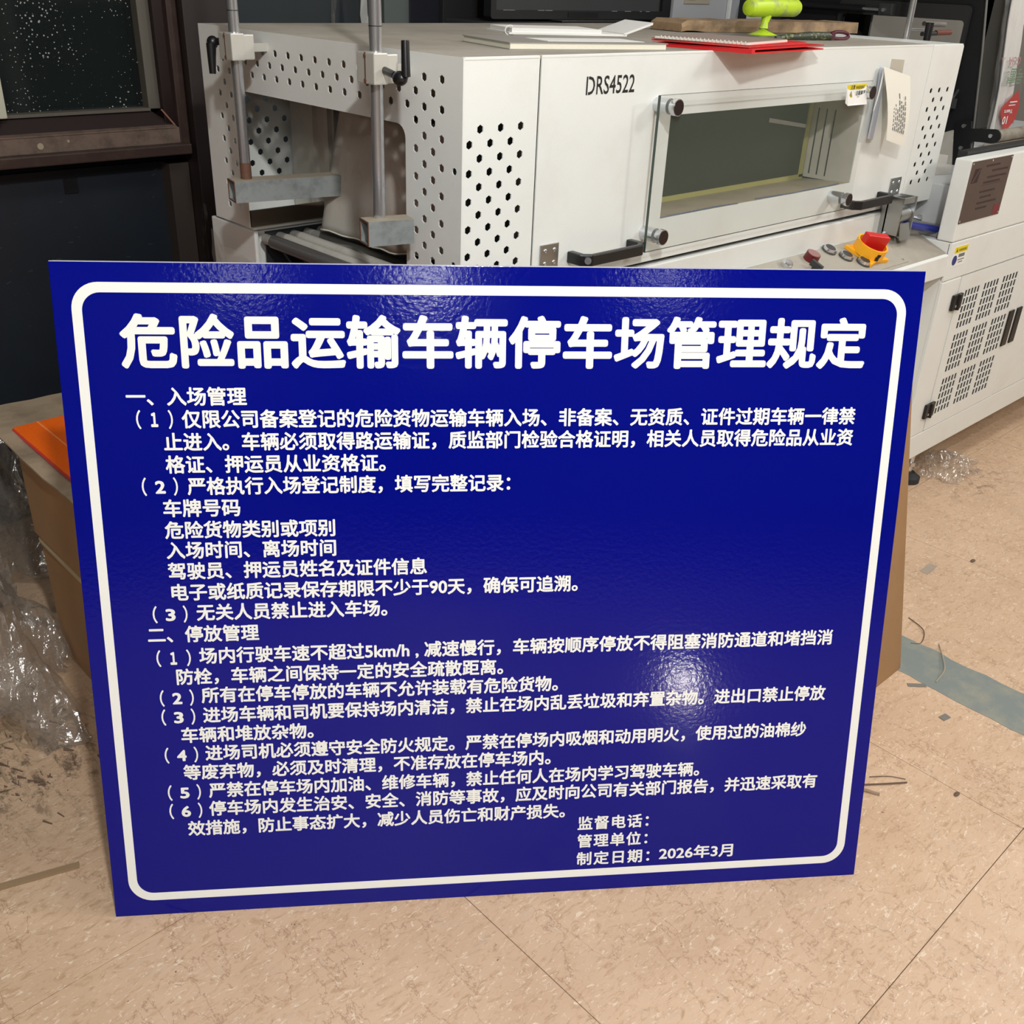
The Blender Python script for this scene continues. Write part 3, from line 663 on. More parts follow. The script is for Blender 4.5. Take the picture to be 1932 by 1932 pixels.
for v in ln.bm.verts:
    vv = (1.150 - v.co.z) / .15; v.co.y = 1.206 - .026 * vv - .010 * math.sin(vv * math.pi * .8) - .0012 + (v.co.y - 1.173)
obj('print_lines', ln, ink, fs)['kind'] = 'stuff'

# height rods with clamps at the feed end
def rod_set(y, zb, tilt, lever_up, tube_y0, tube_y1, tx0, tx1):
    x = .985
    rd = obj('guide_rod', MB().cyl((x, y, zb), (x, y, 1.52), .0098, seg=20), steel, T, smooth=True)
    obj('groove_ring', MB().cyl((x, y, 1.2385), (x, y, 1.2397), .0101, seg=20), blackink, rd)
    cl = obj('clamp_block', MB().box(x - .020, y - .022, 1.160, x + .006, y + .022, 1.204, .002).box(x + .005, y - .0205, 1.161, x + .026, y + .022, 1.202, .002).box(x + .024, y + .004, 1.172, X0, y + .02, 1.186), alu, T)
    obj('clamp_slot', MB().box(x - .0206, y - .0015, 1.160, x - .0195, y + .0015, 1.204), mat('slot_brown', srgb(98, 80, 66), .6), cl)
    for z in (1.199, 1.165): obj('screw', MB().cyl((x - .020, y, z), (x - .0215, y, z), .0028, seg=10), rust, cl)
    return rd, cl
rd1, cl1 = rod_set(1.762, .957, 0, False, 0, 0, 0, 0)
rd2, cl2 = rod_set(1.345, .957, 0, True, 0, 0, 0, 0)
obj('rust_sleeve', MB().cyl((.985, 1.762, .955), (.985, 1.762, .985), .0103, seg=20), rust, rd1, smooth=True)
# levers
lv1 = obj('clamp_lever', MB().tube([(.975, 1.784, 1.188), (.970, 1.800, 1.187)], .006, 12).ball((.965, 1.806, 1.186), .0105).tube([(.962, 1.806, 1.184), (.960, 1.805, 1.160), (.958, 1.803, 1.134)], [.009, .0075, .006], 10), black, T, smooth=True)
lv2 = obj('clamp_lever', MB().tube([(.985, 1.323, 1.180), (.98, 1.292, 1.176)], .0055, 12).ball((.980, 1.280, 1.173), .0105, sy=1.3).tube([(.982, 1.268, 1.176), (.983, 1.270, 1.200), (.985, 1.273, 1.224)], [.007, .0065, .006], 10), black, T, smooth=True)
# square tubes
def sqtube(x0, y0, x1, y1, z0, z1, half=.019):
    a = Vector((x0, y0)); b = Vector((x1, y1)); d = (b - a).normalized(); n_ = Vector((-d.y, d.x))
    zc, hz = (z0 + z1) / 2, (z1 - z0) / 2; L_ = (b - a).length
    return holed(MB(), rect(-half, -hz, half, hz), [rect(-half + .0025, -hz + .0025, half - .0025, hz - .0025)], L_, ((x0 + x1) / 2, (y0 + y1) / 2, zc), (n_.x, n_.y, 0), (0, 0, 1))
def tube_part(x0, y0, x1, y1, z0, z1, half):
    q = obj('square_tube', sqtube(x0, y0, x1, y1, z0, z1, half), galv, T)
    a = Vector((x0, y0, 0)); d = (Vector((x1, y1, 0)) - a).normalized(); n_ = Vector((-d.y, d.x, 0)) * half; e = Vector((x1, y1, 0))
    up = Vector((0, 0, z1 + .0001))
    obj('dust_layer', MB().prism([a - n_ * .93 + up, e - n_ * .93 + up, e + n_ * .93 + up, a + n_ * .93 + up], (0, 0, .0006)), mat('beige_dust', srgb(158, 148, 132), .9), q)
    obj('rusty_rim', holed(MB(), rect(-half, -(z1 - z0) / 2, half, (z1 - z0) / 2), [rect(-half + .002, -(z1 - z0) / 2 + .002, half - .002, (z1 - z0) / 2 - .002)], .0015, (x0 - d.x * .0007, y0 - d.y * .0007, (z0 + z1) / 2), (n_.normalized().x, n_.normalized().y, 0), (0, 0, 1)), rust, q)
tube_part(.955, 1.765, 1.30, 1.69, .917, .955, .021)
tube_part(.955, 1.345, 1.03, 1.325, .9205, .959, .019)
# film wrapped round the lower corner
wrap = MB(); random.seed(9); g_ = []
for j in range(9):
    row = []
    for i in range(9):
        u, v = i / 8, j / 8
        row.append(wrap.bm.verts.new((1.045 - .01 * random.random() - .012 * math.sin(u * 5), 2.03 - .17 * u, .805 - .05 * u * (v < .5) - .22 * v + .006 * random.random())))
    g_.append(row)
for j in range(8):
    for i in range(8): wrap.bm.faces.new((g_[j][i], g_[j][i + 1], g_[j + 1][i + 1], g_[j + 1][i]))
tag(obj('wrapping_film', wrap, filmflat, smooth=True), 'creased clear film wrapped round the lower left corner of white machine', 'film')

# rod at the far end
obj('guide_rod', MB().cyl((2.74, 1.411, .95), (2.74, 1.411, 1.6), .0085, seg=18), steel, T, smooth=True)
obj('rod_bracket', MB().box(2.668, 1.385, 1.12, 2.75, 1.437, 1.16, .002), alu, T)
obj('clamp_lever', MB().tube([(2.78, 1.374, 1.19), (2.78, 1.374, 1.242)], [.0085, .0105], 10).box(2.755, 1.302, 1.186, 2.80, 1.392, 1.199, .003).box(2.74, 1.38, 1.13, 2.79, 1.40, 1.19), black, T, smooth=True)

# ------------------------------------------------------------------ machine B : sealer with black hood
B = thing('sealing_machine', 'white film sealing machine with vented door and black hood', 'machine', (3.4, 1.5, 0))
BX, BF = 2.574, 1.09
obj('cabinet_body', MB().box(BX, BF + .004, .135, 4.4, 1.95, .756, .002), white, B)
obj('upper_fascia', MB().box(BX, BF - .0005, .657, 4.4, BF + .01, .756, .0025), white, B)
obj('bottom_skirt', MB().box(BX, BF - .0005, .1345, 4.4, BF + .01, .2085, .0025), white, B)
obj('corner_strip', MB().box(BX - .001, BF - .0008, .2105, 2.6815, BF + .01, .655, .003), white, B)
slots = []
for bx0, bx1 in ((2.7245, 2.819), (2.842, 2.941), (2.964, 3.068)):
    for bz0, bz1 in ((.503, .611), (.377, .486), (.251, .3575)):
        pw, ph = (bx1 - bx0) / 5, (bz1 - bz0 + .0035) / 5
        for i in range(5):
            for j in range(5):
                a = bx0 + i * pw + pw * .15; c = bz0 + j * ph
                slots.append(rect(a, c, a + pw * .68, c + ph * .84))
vd = obj('vented_door', holed(MB(), rrect(2.6845, .2115, 3.1345, .6545, .003, 2), slots, .002, (0, BF, 0), (1, 0, 0), (0, 0, 1)), white, B)
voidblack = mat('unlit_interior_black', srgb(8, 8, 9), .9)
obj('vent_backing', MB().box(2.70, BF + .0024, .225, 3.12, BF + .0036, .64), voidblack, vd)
obj('plain_door', MB().box(3.1385, BF - .001, .2115, 3.75, BF + .006, .6545, .002), white, B)
for z in (.589, .278):
    hg = obj('door_hinge', MB().box(2.650, BF - .009, z - .021, 2.703, BF - .001, z + .021, .002).cyl((2.679, BF - .009, z - .021), (2.679, BF - .009, z + .021), .006, seg=12), black, B)
    for dz in (-.010, .012): obj('screw', MB().ball((2.690 if dz > 0 else 2.668, BF - .0095, z + dz), .0035, sy=.5), steel, hg)
for x in (3.079, 3.134): obj('recess_handle', MB().box(x, BF - .006, .381, x + .034, BF - .001, .490, .002), black, B)
for x in (2.62, 4.3):
    for y in (1.145, 1.88):
        if x > 4: ft = obj('levelling_foot', MB().cyl((x, y, .02), (x, y, .14), .008), steel, B)
        else:
            x_ = 2.79; ft = obj('levelling_foot', MB().cyl((x_, y, .02), (x_, y, .14), .008).cyl((x_, y, .05), (x_, y, .062), .014, seg=6), steel, B)
        xx = x if x > 4 else 2.79
        obj('foot_pad', MB().cyl((xx, y, 0), (xx, y, .016), .036, .036, seg=24).cyl((xx, y, .016), (xx, y, .03), .034, .018, seg=24), rubber, ft)
obj('console_box', MB().box(BX, BF, .7575, 4.4, 1.133, .957, .004), white, B)
obj('deck_block', MB().box(2.69, 1.145, .7575, 4.4, 1.93, .872, .004), mat('cool_white_deck', srgb(192, 194, 196), .45), B)
obj('deck_tray', MB().box(2.60, 1.14, .757, 2.688, 1.9, .772, .002), mat('grey_tray', srgb(140, 138, 132), .5), B)
obj('console_gasket', MB().box(2.64, 1.135, .93, 4.4, 1.16, .966, .002), blackm, B)
npl = obj('name_plate', MB().box(2.577, BF - .0015, .8035, 2.8085, BF - .0002, .9525), nameplatem, B)
pl_ = MB(); random.seed(8)
for k, (x0, x1, z) in enumerate(((2.66, 2.74, .934), (2.70, 2.79, .92), (2.68, 2.79, .905), (2.665, 2.76, .893), (2.655, 2.745, .871), (2.665, 2.72, .857), (2.655, 2.76, .843), (2.655, 2.71, .83))):
    x = x0
    while x < x1:
        l = random.uniform(.004, .012); pl_.box(x, BF - .0019, z, x + l, BF - .0016, z + .005); x += l + .0025
pl_.box(2.655, BF - .0019, .889, 2.775, BF - .0016, .8898)
obj('plate_print', pl_, mat('plate_ink', srgb(58, 44, 44), .5), npl)['kind'] = 'stuff'
obj('plate_emblem', MB().prism([(2.590, BF - .0019, .90), (2.625, BF - .0019, .90), (2.632, BF - .0019, .934), (2.600, BF - .0019, .934)], (0, .0003, 0)), mat('emblem_dark', srgb(48, 30, 36), .5), npl)
obj('emblem_stroke', MB().prism([(2.594, BF - .0024, .902), (2.600, BF - .0024, .902), (2.628, BF - .0024, .932), (2.622, BF - .0024, .932)], (0, .0003, 0)), nameplatem, npl)
obj('plate_red_corner', MB().box(2.765, BF - .0019, .806, 2.800, BF - .0016, .832), mat('plate_red', srgb(120, 44, 50), .4), npl)
for (x, z) in ((2.582, .947), (2.803, .947), (2.582, .809), (2.803, .809), (2.69, .947)): obj('rivet', MB().ball((x, BF - .0015, z), .0022, sy=.6, seg=8), steel, npl)
sl_ = obj('safety_label', MB().box(2.591, BF - .0012, .6905, 2.671, BF - .0004, .743), paper, B)
obj('label_header', MB().box(2.597, BF - .0015, .7265, 2.671, BF - .0012, .7425), labelyellow, sl_)
flat_text('WARNING', 2.620, 2.665, .7335, .009, BF - .0018, mat('label_olive', srgb(120, 104, 20), .5), sl_)
obj('warning_triangle', MB().prism([(2.604, BF - .0018, .7295), (2.616, BF - .0018, .7295), (2.610, BF - .0018, .740)], (0, .0003, 0)), mat('label_olive2', srgb(120, 104, 20), .5), sl_)
obj('label_roundel', MB().cyl((2.607, BF - .0012, .7085), (2.607, BF - .0018, .7085), .0125, seg=24), labelblue, sl_)
obj('print_lines', MB().box(2.626, BF - .0015, .714, 2.660, BF - .0012, .7225).box(2.624, BF - .0015, .706, 2.662, BF - .0012, .7085).box(2.631, BF - .0015, .6995, 2.655, BF - .0012, .702), ink, sl_)
# hood: side frame in the plane X = 2.95
hood = MB()
HX = 2.95
def yz(pts): return pts
outl = [(1.262, .905), (1.272, .985), (1.300, 1.173), (1.322, 1.299), (1.345, 1.46), (1.95, 1.46), (1.95, .905)]
win_ = rrect(1.36, 1.08, 1.735, 1.249, .012, 4)
holed(hood, outl, [win_], .006, (HX + .02, 0, 0), (0, 1, 0), (0, 0, 1))
obj('hood_side', hood, blackm, B)
obj('hood_lip', holed(MB(), rrect(1.352, 1.072, 1.745, 1.284, .014, 4), [rrect(1.362, 1.082, 1.735, 1.247, .01, 4)], .012, (HX + .004, 0, 0), (0, 1, 0), (0, 0, 1)), mat('hood_lip_dark', srgb(40, 40, 40), .5), B)
obj('hood_edge_trim', MB().tube([(HX + .01, 1.263, .91), (HX + .01, 1.273, .985), (HX + .01, 1.299, 1.173), (HX + .01, 1.320, 1.299), (HX + .01, 1.343, 1.46)], .003, 8), mat('trim_grey', srgb(96, 96, 92), .35), B)
obj('hood_rear_frame', MB().box(3.0, 1.9, .905, 4.3, 1.93, 1.46), blackm, B)
obj('pivot_bracket', holed(MB(), [(1.318, .885), (1.318, 1.001), (1.276, 1.003), (1.272, .985)] + [(1.206 + .018 * math.cos(a), .973 + .018 * math.sin(a)) for a in [math.radians(90 + 180 * k / 10) for k in range(11)]] + [(1.266, .952), (1.262, .885)], [], .006, (HX - .004, 0, 0), (0, 1, 0), (0, 0, 1)), black, B)
bk = [o for o in B.children if o.name.startswith('pivot_bracket')][0]
for (y, z) in ((1.294, .989), (1.288, .932), (1.214, .973)): obj('bolt', MB().cyl((HX - .007, y, z), (HX - .011, y, z), .0052, seg=16), steel, bk, smooth=True)
st_ = obj('gas_strut', MB().cyl((HX - .02, 2.02, 1.262), (HX - .02, 1.655, 1.262), .0095, seg=16), black, B, smooth=True)
obj('strut_rod', MB().cyl((HX - .02, 1.655, 1.262), (HX - .02, 1.595, 1.262), .004, seg=12), steel, st_, smooth=True)
obj('strut_clevis', MB().box(HX - .030, 1.562, 1.249, HX - .008, 1.605, 1.279, .004), darkgrey, st_)
obj('bolt', MB().cyl((HX - .030, 1.587, 1.262), (HX - .036, 1.587, 1.262), .005), steel, st_)
obj('pillar_panel', MB().box(3.06, 1.74, .88, 3.1, 1.83, 1.40), darkgrey, B)
obj('inner_back_panel', MB().box(3.0, 1.66, .88, 4.2, 1.665, 1.5), mat('inner_panel_grey', srgb(112, 110, 104), .5), B)
obj('reel_bar', MB().cyl((3.0, 1.5, 1.232), (3.125, 1.5, 1.230), .0065), rollergrey, B, smooth=True)
obj('reel_bar', MB().cyl((3.0, 1.54, 1.216), (3.09, 1.54, 1.214), .004), steel, B, smooth=True)
obj('reel_bar', MB().cyl((3.0, 1.5, 1.206), (3.09, 1.5, 1.207), .006), darkgrey, B, smooth=True)
obj('cutter_handle', MB().cyl((3.08, 1.5, 1.208), (3.172, 1.5, 1.209), .007), mat('terracotta_plastic', srgb(128, 72, 58), .5), B, smooth=True)
obj('cable_clutter', MB().tube([(2.99, 1.34, 1.10), (2.94, 1.35, 1.04), (2.94, 1.36, .98), (2.96, 1.37, .93)], .004, 8).box(2.935, 1.33, 1.03, 2.945, 1.345, 1.055).tube([(2.94, 1.38, 1.16), (2.94, 1.37, 1.10)], .005, 8), darkgrey, B)
obj('film_tail', MB().prism([(2.72, 1.30, .873), (2.86, 1.26, .873), (2.90, 1.30, .98), (2.84, 1.34, .96)], (0, .003, 0)), filmflat, B)

# light column, sack and film roll at the right
t = tag(obj('support_column', MB().box(3.62, 1.66, .86, 3.785, 1.80, 2.88, .003), mat('column_paint', srgb(158, 154, 145), .6)), 'pale grey column standing behind the sealing machine at right', 'column')
sk = thing('plastic_sack', 'white woven sack with upside-down print hanging at right edge', 'sack', (3.85, 1.62, .88))
def sack():
    mb = MB(); n, mz = 16, 22; g = []
    for j in range(mz + 1):
        z = .865 + j / mz * .60; t_ = j / mz; row = []
        wl = 3.712 + .09 * max(0, 1 - t_ * 1.15) * .9; wr = 3.99 - .10 * t_
        for i in range(n + 1):
            u = i / n; x = wl + (wr - wl) * u
            y = 1.60 + .012 * math.sin(u * 9 + z * 4) + .008 * math.sin(u * 21 + z * 11) - (.02 if u < .25 else 0)
            row.append(mb.bm.verts.new((x, y, z)))
        g.append(row)
    for j in range(mz):
        for i in range(n): mb.bm.faces.new((g[j][i], g[j][i + 1], g[j + 1][i + 1], g[j + 1][i]))
    return mb
o = obj('sack_cloth', sack(), sackm, sk, smooth=True); md = o.modifiers.new('s', 'SOLIDIFY'); md.thickness = .004; md.offset = 1
SY = 1.574
obj('red_diamond', MB().prism([(3.955, SY, 1.014), (3.995, SY, .965), (3.99, SY, .917), (3.945, SY, .886), (3.905, SY, .888), (3.851, SY, .942), (3.846, SY, .962)], (0, .001, 0)), sackred, sk)
def sack_text(s, x0, x1, zc, h, m_, bold=.01):
    mb = text_fit(s, 0, x1 - x0, 0, bold=bold, height=h); place(mb, basis((x1, SY - .0012, zc), (-1, 0, 0), (0, 0, -1)))
    obj('sack_print', mb, m_, sk)
sack_text('10', 3.878, 3.918, .916, .034, paper, .02)
sack_text('Years', 3.875, 3.945, .945, .018, paper, .02)
obj('sack_print', MB().box(3.905, SY - .0014, .975, 3.965, SY - .0008, .979).box(3.90, SY - .0014, .965, 3.955, SY - .0008, .968), paper, sk)
sack_text('GUA', 3.806, 3.904, 1.110, .034, sackpink)
sack_text('雷', 3.842, 3.896, 1.064, .050, sackgreen)
sack_text('号', 3.906, 3.955, 1.060, .050, sackgreen)
sack_text('A', 3.745, 3.775, 1.112, .03, sackpink)
rl = obj('film_roll', MB().cyl((3.50, 1.44, .905), (4.35, 1.44, .905), .019, seg=24), mat('roll_wrap', srgb(150, 144, 132), .45, vary=.9, vscale=16, vcol=srgb(86, 82, 74)), smooth=True)
tag(rl, 'rolled film tube lying on the sealing machine below the white sack', 'roll')
rb = thing('red_edged_bag', 'flat plastic bag with red edge on the sealing machine beneath the film roll', 'bag', (3.8, 1.42, .872))
obj('bag_sheet', MB().box(3.50, 1.385, .873, 4.35, 1.46, .884, .003), mat('dull_white_plastic', srgb(172, 164, 152), .5), rb)
obj('red_edge', MB().box(3.50, 1.3835, .8845, 4.35, 1.39, .8885), sackred, rb)

# ------------------------------------------------------------------ things lying on the tunnel
ZTOP = ZT + .0012
def slab(o, ang, w_, d_, z0, z1, dx=0, dy=0):
    c, s_ = math.cos(ang), math.sin(ang); f = lambda a, b: (o[0] + (a + dx) * c - (b + dy) * s_, o[1] + (a + dx) * s_ + (b + dy) * c, z0)
    return MB().prism([f(0, 0), f(w_, 0), f(w_, d_), f(0, d_)], (0, 0, z1 - z0))
# catalogue
t = thing('catalogue', 'thick grey-covered catalogue lying lowest on the machine top, under the white binder', 'book', (1.4, 1.42, ZTOP))
CO, CA = (1.245, 1.330), -.262
obj('page_block', slab(CO, CA, .315, .176, ZTOP + .001, ZTOP + .0095, .002, .001), pages, t)
obj('cover', slab(CO, CA, .32, .18, ZTOP + .0095, ZTOP + .0108), catalogm, t)
obj('cover', slab(CO, CA, .32, .18, ZTOP, ZTOP + .001), catalogm, t)
c, s_ = math.cos(CA), math.sin(CA)
obj('white_sheet', slab(CO, CA, .20, .08, ZTOP + .0108, ZTOP + .0114, .09, .03), paper, t)
# binder
t = thing('ring_binder', 'white ring binder lying open on the grey catalogue', 'binder', (1.5, 1.52, ZTOP + .012))
BA = -.36
BO = (1.395, 1.492); zb = ZTOP + .0116
obj('cover', slab(BO, BA, .245, .115, zb, zb + .0035), paper, t)
obj('page_block', slab(BO, BA, .185, .11, zb + .0035, zb + .0105, .006, .002), paper, t)
c, s_ = math.cos(BA), math.sin(BA)
F = lambda a, b, z: (BO[0] + a * c - b * s_, BO[1] + a * s_ + b * c, z)
obj('raised_cover', MB().prism([F(.238, 0, zb + .001), F(.238, .115, zb + .001), F(.300, .115, zb + .021), F(.300, 0, zb + .021)], (0, 0, .004)), paper, t)
for b in (.006,):
    obj('binder_ring', MB().tube([F(.004 + .010 * math.cos(a), b, zb + .006 + .0085 * math.sin(a)) for a in [math.radians(60 + 30 * k) for k in range(9)]], .0012, 6), paper, t)
# red folders + notebook
FO, FA = (1.662, 1.142), .13
t = thing('red_folder', 'bright red folder of two leaves overhanging the machine edge, lower of the red pile', 'folder', (1.8, 1.25, ZTOP))
obj('back_leaf', slab(FO, FA, .305, .215, ZTOP, ZTOP + .0022), redfolder, t)
obj('front_leaf', MB().prism([(FO[0] + x * math.cos(FA) - y * math.sin(FA), FO[1] + x * math.sin(FA) + y * math.cos(FA), z) for x, y, z in ((0, 0, ZTOP + .006), (.305, 0, ZTOP + .007), (.305, .215, ZTOP + .0062), (0, .215, ZTOP + .0032))], (0, 0, .0018)), redfolder, t)
obj('spine', slab(FO, FA, .012, .215, ZTOP + .002, ZTOP + .0060), redfolder, t)
t = thing('red_folder', 'second red folder, topmost of the red pile and directly under the spiral notebook', 'folder', (1.8, 1.25, ZTOP + .009), 'red folders')
del t['group']
obj('back_leaf', slab(FO, FA + .05, .27, .20, ZTOP + .0088, ZTOP + .0104, .01, .012), redfolder, t)
obj('front_leaf', slab(FO, FA + .05, .27, .20, ZTOP + .0118, ZTOP + .0132, .01, .012), redfolder, t)
obj('page', slab(FO, FA + .05, .26, .19, ZTOP + .0104, ZTOP + .0118, .012, .014), paper_old, t)
t = thing('spiral_notebook', 'cream spiral notebook lying on the red folders', 'notebook', (1.78, 1.25, ZTOP + .0135))
NA = FA + .10
obj('page_block', slab(FO, NA, .205, .185, ZTOP + .0132, ZTOP + .0170, .014, .016), paper_old, t)
obj('cover', slab(FO, NA, .200, .182, ZTOP + .0170, ZTOP + .0176, .016, .017), mat('notebook_cover', srgb(150, 132, 122), .5), t)
wr_ = MB(); c, s_ = math.cos(NA), math.sin(NA)
for k in range(22):
    b = .02 + k * .008; wr_.tube([(FO[0] + (.014 + .002 * math.cos(a)) * c - b * s_, FO[1] + (.014 + .003 * math.cos(a)) * s_ + b * c, ZTOP + .0165 + .002 * math.sin(a)) for a in [math.radians(50 * q) for q in range(6)]], .0006, 5)
obj('spiral_wire', wr_, paper, t)['kind'] = 'stuff'
# plank
def plank():
    mb = MB(); n = 22; L_ = .64; a = -.174; c, s_ = math.cos(a), math.sin(a); ox, oy = 2.115, 1.668; random.seed(2); rows = []
    for i in range(n + 1):
        u = i / n * L_; rag = (random.uniform(-.006, .006) if i < 3 else random.uniform(-.0015, .0015))
        d0_, z0_, z1_ = 0 + rag, .001, .026 + random.uniform(-.0012, .0012)
        if i == 0: u += .012; z1_ = .018
        if i < 3: z0_ += random.uniform(0, .004)
        ring = []
        for b, z in ((d0_, z0_), (d0_ + random.uniform(-.002, .002), (z0_ + z1_) / 2), (d0_ + .002, z1_), (.12, z1_), (.12, z0_)):
            ring.append(mb.bm.verts.new((ox + u * c - b * s_, oy + u * s_ + b * c, ZTOP + z)))
        rows.append(ring)
    for i in range(n):
        for k in range(5): mb.bm.faces.new((rows[i][k], rows[i + 1][k], rows[i + 1][(k + 1) % 5], rows[i][(k + 1) % 5]))
    mb.bm.faces.new(rows[0]); mb.bm.faces.new(rows[-1][::-1]); return mb
tag(obj('wooden_plank', plank(), wood), 'rough old wooden plank with splintered left end on machine top', 'plank')
# trowel
t = thing('plastering_trowel', 'steel trowel with thick lime green handle in front of the plank', 'trowel', (2.27, 1.53, ZTOP))
obj('blade', MB().box(2.10, 1.47, ZTOP + .0005, 2.44, 1.59, ZTOP + .002), bladem, t)
obj('handle_post', MB().tube([(2.275, 1.54, ZTOP + .002), (2.275, 1.54, ZTOP + .006), (2.275, 1.54, ZTOP + .016), (2.277, 1.54, ZTOP + .028), (2.282, 1.54, ZTOP + .044)], [.036, .024, .011, .0085, .012], 16), neon, t, smooth=True)
obj('handle_grip', MB().tube([(2.198, 1.54, 1.264), (2.203, 1.54, 1.264), (2.215, 1.54, 1.264), (2.30, 1.54, 1.266), (2.395, 1.54, 1.265), (2.405, 1.54, 1.265), (2.409, 1.54, 1.265)], [.008, .017, .020, .0205, .020, .016, .007], 20), neon, t, smooth=True)
# scraper / brush
t = thing('hand_scraper', 'hand scraper with speckled handle and plum loop end beside the trowel', 'scraper', (2.3, 1.42, ZTOP))
obj('blade', MB().prism([(2.02, 1.385, ZTOP + .001), (2.18, 1.410, ZTOP + .003), (2.18, 1.435, ZTOP + .003), (2.02, 1.475, ZTOP + .001)], (0, 0, .0012)), bladem, t)
obj('handle', MB().tube([(2.15, 1.42, ZTOP + .004), (2.19, 1.41, ZTOP + .006), (2.25, 1.395, ZTOP + .008), (2.315, 1.38, ZTOP + .009)], [.004, .007, .010, .009], 14), speckle, t, smooth=True)
obj('hanging_loop', MB().tube([(2.315 + .045 * (1 - math.cos(a)) / 2 * 1.8, 1.38 + .004 * math.sin(a), ZTOP + .010 + .0075 * math.sin(a)) for a in [k * math.pi / 8 for k in range(17)]], .0042, 8).box(2.308, 1.372, ZTOP + .001, 2.325, 1.388, ZTOP + .018, .003), plum, t, smooth=True)

# ------------------------------------------------------------------ the blue notice board
SA, SB = -.648225, .228922
U = Vector((math.cos(SA), math.sin(SA), 0)); V = Vector((-math.sin(SA) * math.sin(SB), math.cos(SA) * math.sin(SB), math.cos(SB))); NN = U.cross(V)
W_, H_, TH = 1.2, .990, .022
sg = thing('notice_board', 'large blue metal notice board with white Chinese rules leaning on cartons', 'sign', (.3242, 1.1730, 0))
sg.rotation_euler = Matrix((U, V, NN)).transposed().to_euler()
def panelmesh():
    mb = MB(); mb.box(0, 0, -.0012, W_, H_, 0, .0005)
    mb.box(0, 0, -TH, .0012, H_, -.0008); mb.box(W_ - .0012, 0, -TH, W_, H_, -.0008); mb.box(0, 0, -TH, W_, .0012, -.0008); mb.box(0, H_ - .0012, -TH, W_, H_, -.0008)
    return mb
pn = obj('panel', panelmesh(), blue, sg, local=True)
obj('top_edge_reflection', MB().box(.0, H_, -TH, W_, H_ + .0009, -.0022), mat('fold_reflection_white', srgb(196, 196, 206), .35), sg, local=True)  # light reflected along the sign's top fold, painted as a pale strip
obj('back_sheet', MB().box(.002, .002, -.0022, W_ - .002, H_ - .002, -.0014), signback, sg, local=True)
obj('border_line', curve_mesh(rrect(.0236, .0262, 1.1772, .9645, .036, 10), [rrect(.0367, .0394, 1.1640, .9512, .0245, 10)], .0004), signwhite, sg, local=True)
LINES = [
 ('一、入场管理', .0827, .2424, .8135), ('仅限公司备案登记的危险资物运输车辆入场、非备案、无资质、证件过期车辆一律禁', .1539, 1.1171, .7823),
 ('止进入。车辆必须取得路运输证，质监部门检验合格证明，相关人员取得危险品从业资', .1279, 1.1169, .7506), ('格证、押运员从业资格证。', .1278, .4296, .7189),
 ('严格执行入场登记制度，填写完整记录：', .1548, .6074, .6877), ('车牌号码', .1199, .2253, .6563), ('危险货物类别或项别', .1198, .3562, .6245),
 ('入场时间、离场时间', .1196, .3566, .5947), ('驾驶员、押运员姓名及证件信息', .1196, .4866, .5638), ('电子或纸质记录保存期限不少于90天，确保可追溯。', .1221, .7111, .5318),
 ('无关人员禁止进入车场。', .1549, .4280, .5004), ('二、停放管理', .0843, .2415, .4676), ('场内行驶车速不超过5km/h , 减速慢行，车辆按顺序停放不得阻塞消防通道和堵挡消', .1541, 1.1180, .4330),
 ('防栓，车辆之间保持一定的安全疏散距离。', .1197, .6006, .4008), ('所有在停车停放的车辆不允许装载有危险货物。', .1532, .6855, .3702),
 ('进场车辆和司机要保持场内清洁，禁止在场内乱丢垃圾和弃置杂物。进出口禁止停放', .1535, 1.1160, .3382), ('车辆和堆放杂物。', .1199, .3139, .3065),
 ('进场司机必须遵守安全防火规定。严禁在停场内吸烟和动用明火，使用过的油棉纱', .1528, 1.0899, .2758), ('等废弃物，必须及时清理，不准存放在停车场内。', .1189, .6773, .2448),
 ('严禁在停车场内加油、维修车辆，禁止任何人在场内学习驾驶车辆。', .1539, .9184, .2130), ('停车场内发生治安、安全、消防等事故，应及时向公司有关部门报告，并迅速采取有', .1526, 1.1172, .1820),
 ('效措施，防止事态扩大，减少人员伤亡和财产损失。', .1190, .7026, .1492)]
h_ = obj('heading_text', text_fit('危险品运输车辆停车场管理规定', .081, 1.1224, .8877, bold=.031, z=.0003), signwhite, sg, local=True)
for s, a, b, v in LINES: obj('text_line', text_fit(s, a, b, v, bold=.026, height=.0245, z=.0003), signwhite, sg, local=True)
for n_, v in (('1', .7819), ('2', .6877), ('3', .4986), ('1', .4306), ('2', .3674), ('3', .3366), ('4', .2741), ('5', .2114), ('6', .1799)):
    mb = text_fit('（', .0937, .1000, v, bold=.022, height=.0245, z=.0003)
    for s, a, b, hh_ in (('）', .1362, .1423, .0245), (n_ if n_ != '1' else '１', .1115 if n_ != '1' else .1130, .1255 if n_ != '1' else .1225, .0225)):
        t2 = text_fit(s, a, b, v, bold=.035 if s == n_ else (.045 if s == '１' else .022), height=hh_, z=.0003)
        me = bpy.data.meshes.new('x'); t2.bm.to_mesh(me)
        mb.add(me)
    obj('item_number', mb, signwhite, sg, local=True)
for s, a, b, v, sp in (('监督电话：', .7238, .8401, .1242, 1.12), ('管理单位：', .7241, .8398, .0919, 1.12), ('制定日期：', .7240, .8446, .0593, 1.15), ('2026年3月', .8605, .9849, .0611, 1.0)):
    obj('text_line', text_fit(s, a, b, v, bold=.024, height=.0235, space=sp, z=.0003), signwhite, sg, local=True)

